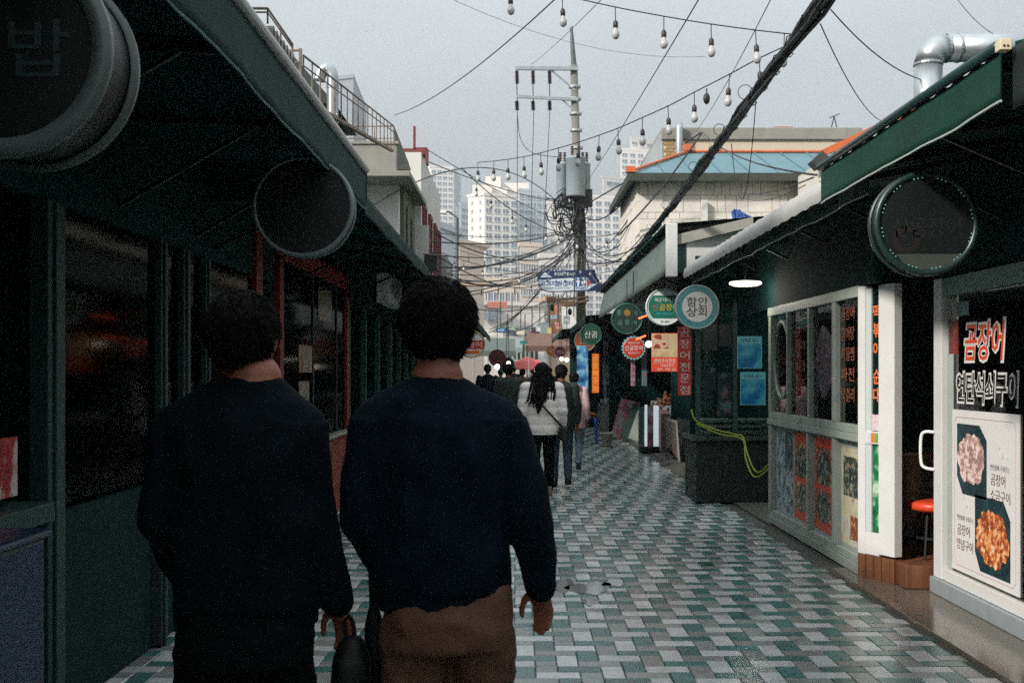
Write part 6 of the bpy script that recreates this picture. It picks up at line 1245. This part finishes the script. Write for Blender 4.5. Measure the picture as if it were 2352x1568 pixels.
# things carried by the two men
c0 = P(806, 1452, 2.92); t = thing('carrier_bag', 'black carrier bag hanging from the left man\'s right hand', 'bag', (c0.x, 2.92, .35))
mb = MB(); k = 2.92 / F; loftbody(mb, [(c0.x, 2.93, P(0, y, 2.92).z, w_ * k, d_) for y, w_, d_ in ((1462, 16, .02), (1480, 30, .04), (1520, 42, .06), (1600, 46, .07), (1680, 44, .07), (1720, 38, .05))], 24); fuse(mb, 'bag', mat('black_nylon', C('080b0c'), .6, spec=.3), t, .008, 2, folds(12, .006, (1, 1, .5), 9))
m = MB(); m.tube(smoothpath([P(798, 1466, 2.93), P(792, 1435, 2.93), P(800, 1412, 2.93), P(812, 1432, 2.93), P(816, 1466, 2.93)], 5), .005, 6); m.build('handle', ORD['black_nylon'], t)
t = thing('folded_umbrella', 'folded black umbrella held between the two men', 'umbrella', P(866, 1700, 3.0))
m = MB(); a = P(858, 1392, 3.02); b = P(872, 1760, 3.02); m.tube([a, a.lerp(b, .04), a.lerp(b, .12), a.lerp(b, .5), a.lerp(b, .9), b], [.012, .018, .026, .03, .016, .006], 12); m.build('canopy', ORD['black_nylon'], t, smooth=True)
m = MB(); m.tube([a + (a - b).normalized() * .12, a], .011, 8); m.build('handle', M_['black'], t)

# ---- walkers further on
def walker(label, loc, h, top, bottom, hairmode='short', coat=.0, stride=.22, width=1.0, phase=1, puffer=False, shoe=None, face=0.0, hood=None, skirt=False, seed=1, arms=(.12, -.08), bag=None, voxel=.012, hairmat=None, jdisp=None):
    """a person walking away along +Y (face: turn about Z)"""
    s = h / 1.72; t = thing('person', label, 'person', loc); o = Vector(loc); Rz = Matrix.Rotation(face, 3, 'Z')
    T = lambda x, y, z: o + Rz @ Vector((x * s, y * s, z * s))
    mb = MB(); hc = T(0, .02, 1.585); Rm = head(mb, hc, .98 * s, R(3), face); capsule(mb, T(0, .0, 1.52), T(0, -.01, 1.4), .05 * s, .055 * s)
    st = stride * phase; hipz = .86; fl = T(-.09, st, .07); fr = T(.09, -st, .07 + (.05 if stride > .1 else 0)); kl = T(-.09, st * .5 + .06, .48); kr = T(.09, -st * .35 + .08, .47)
    hl, hr = T(-.085, 0, hipz), T(.085, 0, hipz)
    chain(mb, [hl, kl, fl], [.08 * s, .055 * s, .036 * s]); chain(mb, [hr, kr, fr], [.08 * s, .055 * s, .036 * s])
    loftbody(mb, [(T(0, 0, z).x, T(0, 0, z).y, T(0, 0, z).z, a * s, b * s) for z, a, b in ((1.42, .12, .07), (1.3, .15, .09), (1.05, .125, .085), (.85, .145, .1))], 24)
    sl, sr = T(-.185 * width, 0, 1.385), T(.185 * width, 0, 1.385); el, er = T(-.235 * width, arms[0] * .4 - .03, 1.12), T(.235 * width, arms[1] * .4 - .03, 1.12); wl, wr = T(-.235 * width, arms[0] + .05, .90), T(.24 * width, arms[1] + .05, .90)
    for a, b, c, sx in ((sl, el, wl, 1), (sr, er, wr, -1)):
        chain(mb, [a, b, c], [.045 * s, .038 * s, .028 * s]); hand(mb, c, (c - b).normalized(), Rz @ Vector((sx * .3, .8, 0)), s, .5, Rz @ Vector((sx, 0, 0)))
    fuse(mb, 'body', M_['skin'], t, voxel * .8, 2)
    mb = MB(); zb = .84 - coat; wd = width
    rings = [(1.47, .07, .065), (1.44, .115, .08), (1.39, .18 * wd, .11), (1.25, .195 * wd, .135), (1.05, .19 * wd, .14), (.9, .20 * wd, .15)]
    if coat > .05: rings.append((zb, .215 * wd + coat * .08, .165 + coat * .1))
    else: rings.append((zb, .19 * wd, .145))
    loftbody(mb, [(T(0, 0, z).x, T(0, 0, z).y, T(0, 0, z).z, a * s, b * s) for z, a, b in rings], 32)
    ra = (.085, .075, .06) if puffer else (.07, .058, .046)
    for a, b, c in ((sl, el, wl), (sr, er, wr)): chain(mb, [a, b, c - (c - b).normalized() * .02], [q * s for q in ra], 16)
    fz = folds(9, .007, (1, 1, .8), seed)
    if puffer: dsp = lambda p, n: .008 * s * abs(math.sin((p.z - o.z) * math.pi / (.105 * s))) ** .6 - .004 + .4 * fz(p, n)
    else: dsp = fz
    fuse(mb, 'coat', top, t, voxel * .8, 3, dsp)
    mb = MB()
    loftbody(mb, [(T(0, 0, z).x, T(0, 0, z).y, T(0, 0, z).z, a * s, b * s) for z, a, b in ((.98, .15, .11), (.86, .16, .125), (.79, .155, .12))], 24)
    chain(mb, [hl, kl, fl + Vector((0, 0, .02))], [.09 * s, .066 * s, .052 * s], 14); chain(mb, [hr, kr, fr + Vector((0, 0, .02))], [.09 * s, .066 * s, .052 * s], 14); fuse(mb, 'trousers', bottom, t, voxel, 3, folds(8, .005, seed=seed + 2))
    for f in (fl, fr):
        m = MB(); zz = max(f.z - .07 * s, .003); q = f - o; loftbody(m, [(f.x, f.y + .03 * s, zz, .045 * s, .125 * s), (f.x, f.y + .03 * s, zz + .035 * s, .047 * s, .125 * s), (f.x, f.y + .01 * s, zz + .085 * s, .04 * s, .08 * s), (f.x, f.y - .02 * s, zz + .12 * s, .038 * s, .045 * s)], 20); m.build('shoe', shoe or m_shoe, t, smooth=True)
    if hairmode == 'long':
        o_ = hairblob(t, Rm, seed, .012, tufts=60, voxel=.010, nape=-.1, mt=hairmat)
        m = MB(); chain(m, [T(0, -.05, 1.62), T(-.005, -.10, 1.46), T(-.02, -.155, 1.28), T(-.05, -.165, 1.10)], [.082 * s, .078 * s, .07 * s, .022 * s]); fuse(m, 'hair_fall', hairmat or M_['hair'], t, .010, 4, lambda p, n: .006 * mnoise.noise(Vector((p.x * 60, p.y * 60, p.z * 5))))
        m = MB(); r = random.Random(seed)
        for k in range(46):
            x = r.gauss(0, .045); a = hc + Rz @ (Vector((x * 1.1, -.085 + abs(x) * .5, .0)) * s); p1 = a + Rz @ Vector((x * .5, -.045, -.16)) * s; p2 = p1 + Rz @ Vector((-.02 + x * .2, -.03 + r.uniform(-.012, .012), -.17)) * s; p3 = p2 + Rz @ Vector((-.03 + r.gauss(0, .015), .0, r.uniform(-.14, -.05))) * s
            m.tube(smoothpath([a, p1, p2, p3], 4), [.016 * s] * 9 + [.011 * s, .007 * s, .004 * s, .001][:4], 6)
        m.build('hair_length', hairmat or M_['hair'], t, smooth=True)
    elif hairmode != 'none': hairblob(t, Rm, seed, .010, tufts=70, voxel=.010, mt=hairmat)
    if hood: 
        m = MB(); m.lathe([(.055, .03), (.09, .045), (.125, .02), (.13, -.03), (.10, -.05), (.06, -.03), (.055, .03)], Matrix.Translation(T(0, -.05, 1.44)) @ Matrix.Scale(s, 4) @ Matrix.Rotation(R(-14), 4, 'X'), 28); m.build('hood', hood, t, smooth=True)
    if bag:
        m = MB(); a = T(-.12, -.12, 1.38); b = T(.2, .02, .95); m.tube(smoothpath([T(-.13, -.10, 1.42), T(-.05, -.175, 1.25), T(.12, -.165, 1.05), T(.24, -.05, .92)], 5), .014 * s, 6); m.build('bag_strap', bag, t, smooth=True)
        m = MB(); q = T(.27, .0, .83); m.box(q.x - .05 * s, q.x + .05 * s, q.y - .13 * s, q.y + .13 * s, q.z - .09 * s, q.z + .10 * s); m.build('bag', bag, t, bevel=.025)
    return t
m_wht = mat('white_puffer', C('efe9e2'), .6, nz=(6, .05)); m_dgr = mat('dark_green_coat', C('17251f'), .8, nz=(6, .2)); m_pnk = mat('dusty_pink_coat', C('c0a4a4'), .7, nz=(6, .08)); m_jean = mat('blue_jeans', C('2b3c4c'), .8, nz=(8, .2)); m_ljean = mat('washed_jeans', C('6f7c84'), .8, nz=(8, .35)); m_tan = mat('tan_shoe', C('7a6a4c'), .7)
def foot(px, py): q = PZ(px, py); return (q.x, q.y, 0)
walker('woman with long black hair in a white quilted jacket', foot(1245, 1150), 1.63, m_wht, m_dkt, 'long', .02, .16, 1.02, -1, True, m_tan, 0, seed=3, arms=(.05, .02), bag=M_['black'], voxel=.010)
walker('person in dark green coat and jeans beside the woman in white', foot(1289, 1118), 1.62, m_dgr, m_jean, 'short', .05, .12, .95, 1, False, m_shoe, 0, seed=4)
walker('person in dusty pink hooded coat and washed jeans', foot(1318, 1082), 1.52, m_pnk, m_ljean, 'short', .10, .14, .95, 1, False, m_shoe, R(-6), hood=mat('pale_pink_fur', C('b7a2a0'), .9), seed=5)
cd_ = [((1168, 1060), 1.66, m_dgr, m_dkt, 'person in black coat left of the woman in white', 1), ((1120, 1010), 1.70, m_nav, m_jean, 'person in navy coat just beside the right-hand man\'s shoulder', -1), ((1200, 985), 1.62, mat('brown_coat', C('5a4436'), .8, nz=(5, .15)), m_dkt, 'person in brown coat among the far crowd', 1), ((1238, 965), 1.68, m_nav2, m_dkt, 'person in black jacket far ahead in the middle', -1),
       ((1180, 950), 1.72, m_dkt, m_dkt, 'farthest dark figure left of the coral parasol', 1), ((1262, 975), 1.66, m_dgr, m_jean, 'person in dark green jacket far ahead on the right', 1), ((1150, 975), 1.6, mat('teal_coat', C('1f3a40'), .8), m_dkt, 'person in teal-black coat far ahead on the left', -1), ((1222, 940), 1.65, mat('charcoal_coat', C('2a2a2e'), .8), m_dkt, 'tiny charcoal figure under the coral parasol', 1)]
for k, ((px, py), h, a, b, lb, ph) in enumerate(cd_): walker(lb, foot(px, py), h, a, b, 'short', .12 if k % 2 else .25, .15, 1.0, ph, seed=20 + k, voxel=.016, arms=(.1 * ph, -.1 * ph))
# ------------------------------------------------------------------ haze
g = MB(); g.box(-260, 300, -40, 720, -1.7, 150)
hz = g.build('haze', mat('haze_tmp', (1, 1, 1)), kind='stuff'); hm = bpy.data.materials.new('haze'); hm.use_nodes = True; ht = hm.node_tree; ht.nodes.clear()
ho = ht.nodes.new('ShaderNodeOutputMaterial'); hv = ht.nodes.new('ShaderNodeVolumePrincipled'); hv.inputs['Color'].default_value = (.93, .97, 1, 1); hv.inputs['Density'].default_value = HAZE; hv.inputs['Anisotropy'].default_value = .3
ht.links.new(hv.outputs[0], ho.inputs['Volume']); hz.data.materials.clear(); hz.data.materials.append(hm)
bpy.data.scenes.remove(work)
# ------------------------------------------------------------------ groups of repeats
GR = {'awning': 'awnings along both sides of the alley', 'shop': 'shops lining the alley', 'round_sign': 'round hanging shop signs', 'banner': 'vertical banners on the right', 'poster': 'blue posters on the stall', 'strip_light': 'orange light strips under the awning', 'bare_bulb': 'glowing bare bulbs over the far stalls', 'leaning_board': 'leaning sign boards on the right', 'apartment_tower': 'apartment towers in the distance', 'alley_end_building': 'low buildings at the alley end',
      'distant_sign': 'shop signs at the alley end', 'market_canopy': 'canvas canopies over the far stalls', 'utility_pole': 'utility poles', 'camera_arm': 'camera arms on the pole', 'overhead_wire': 'overhead wires', 'overhead_cable': 'cables spreading from the pole', 'string_light': 'strings of bulbs over the alley', 'person': 'people walking up the alley'}
for o in scene.objects:
    k = o.name.split('.')[0]
    if o.parent is None and k in GR and 'label' in o: o['group'] = GR[k]
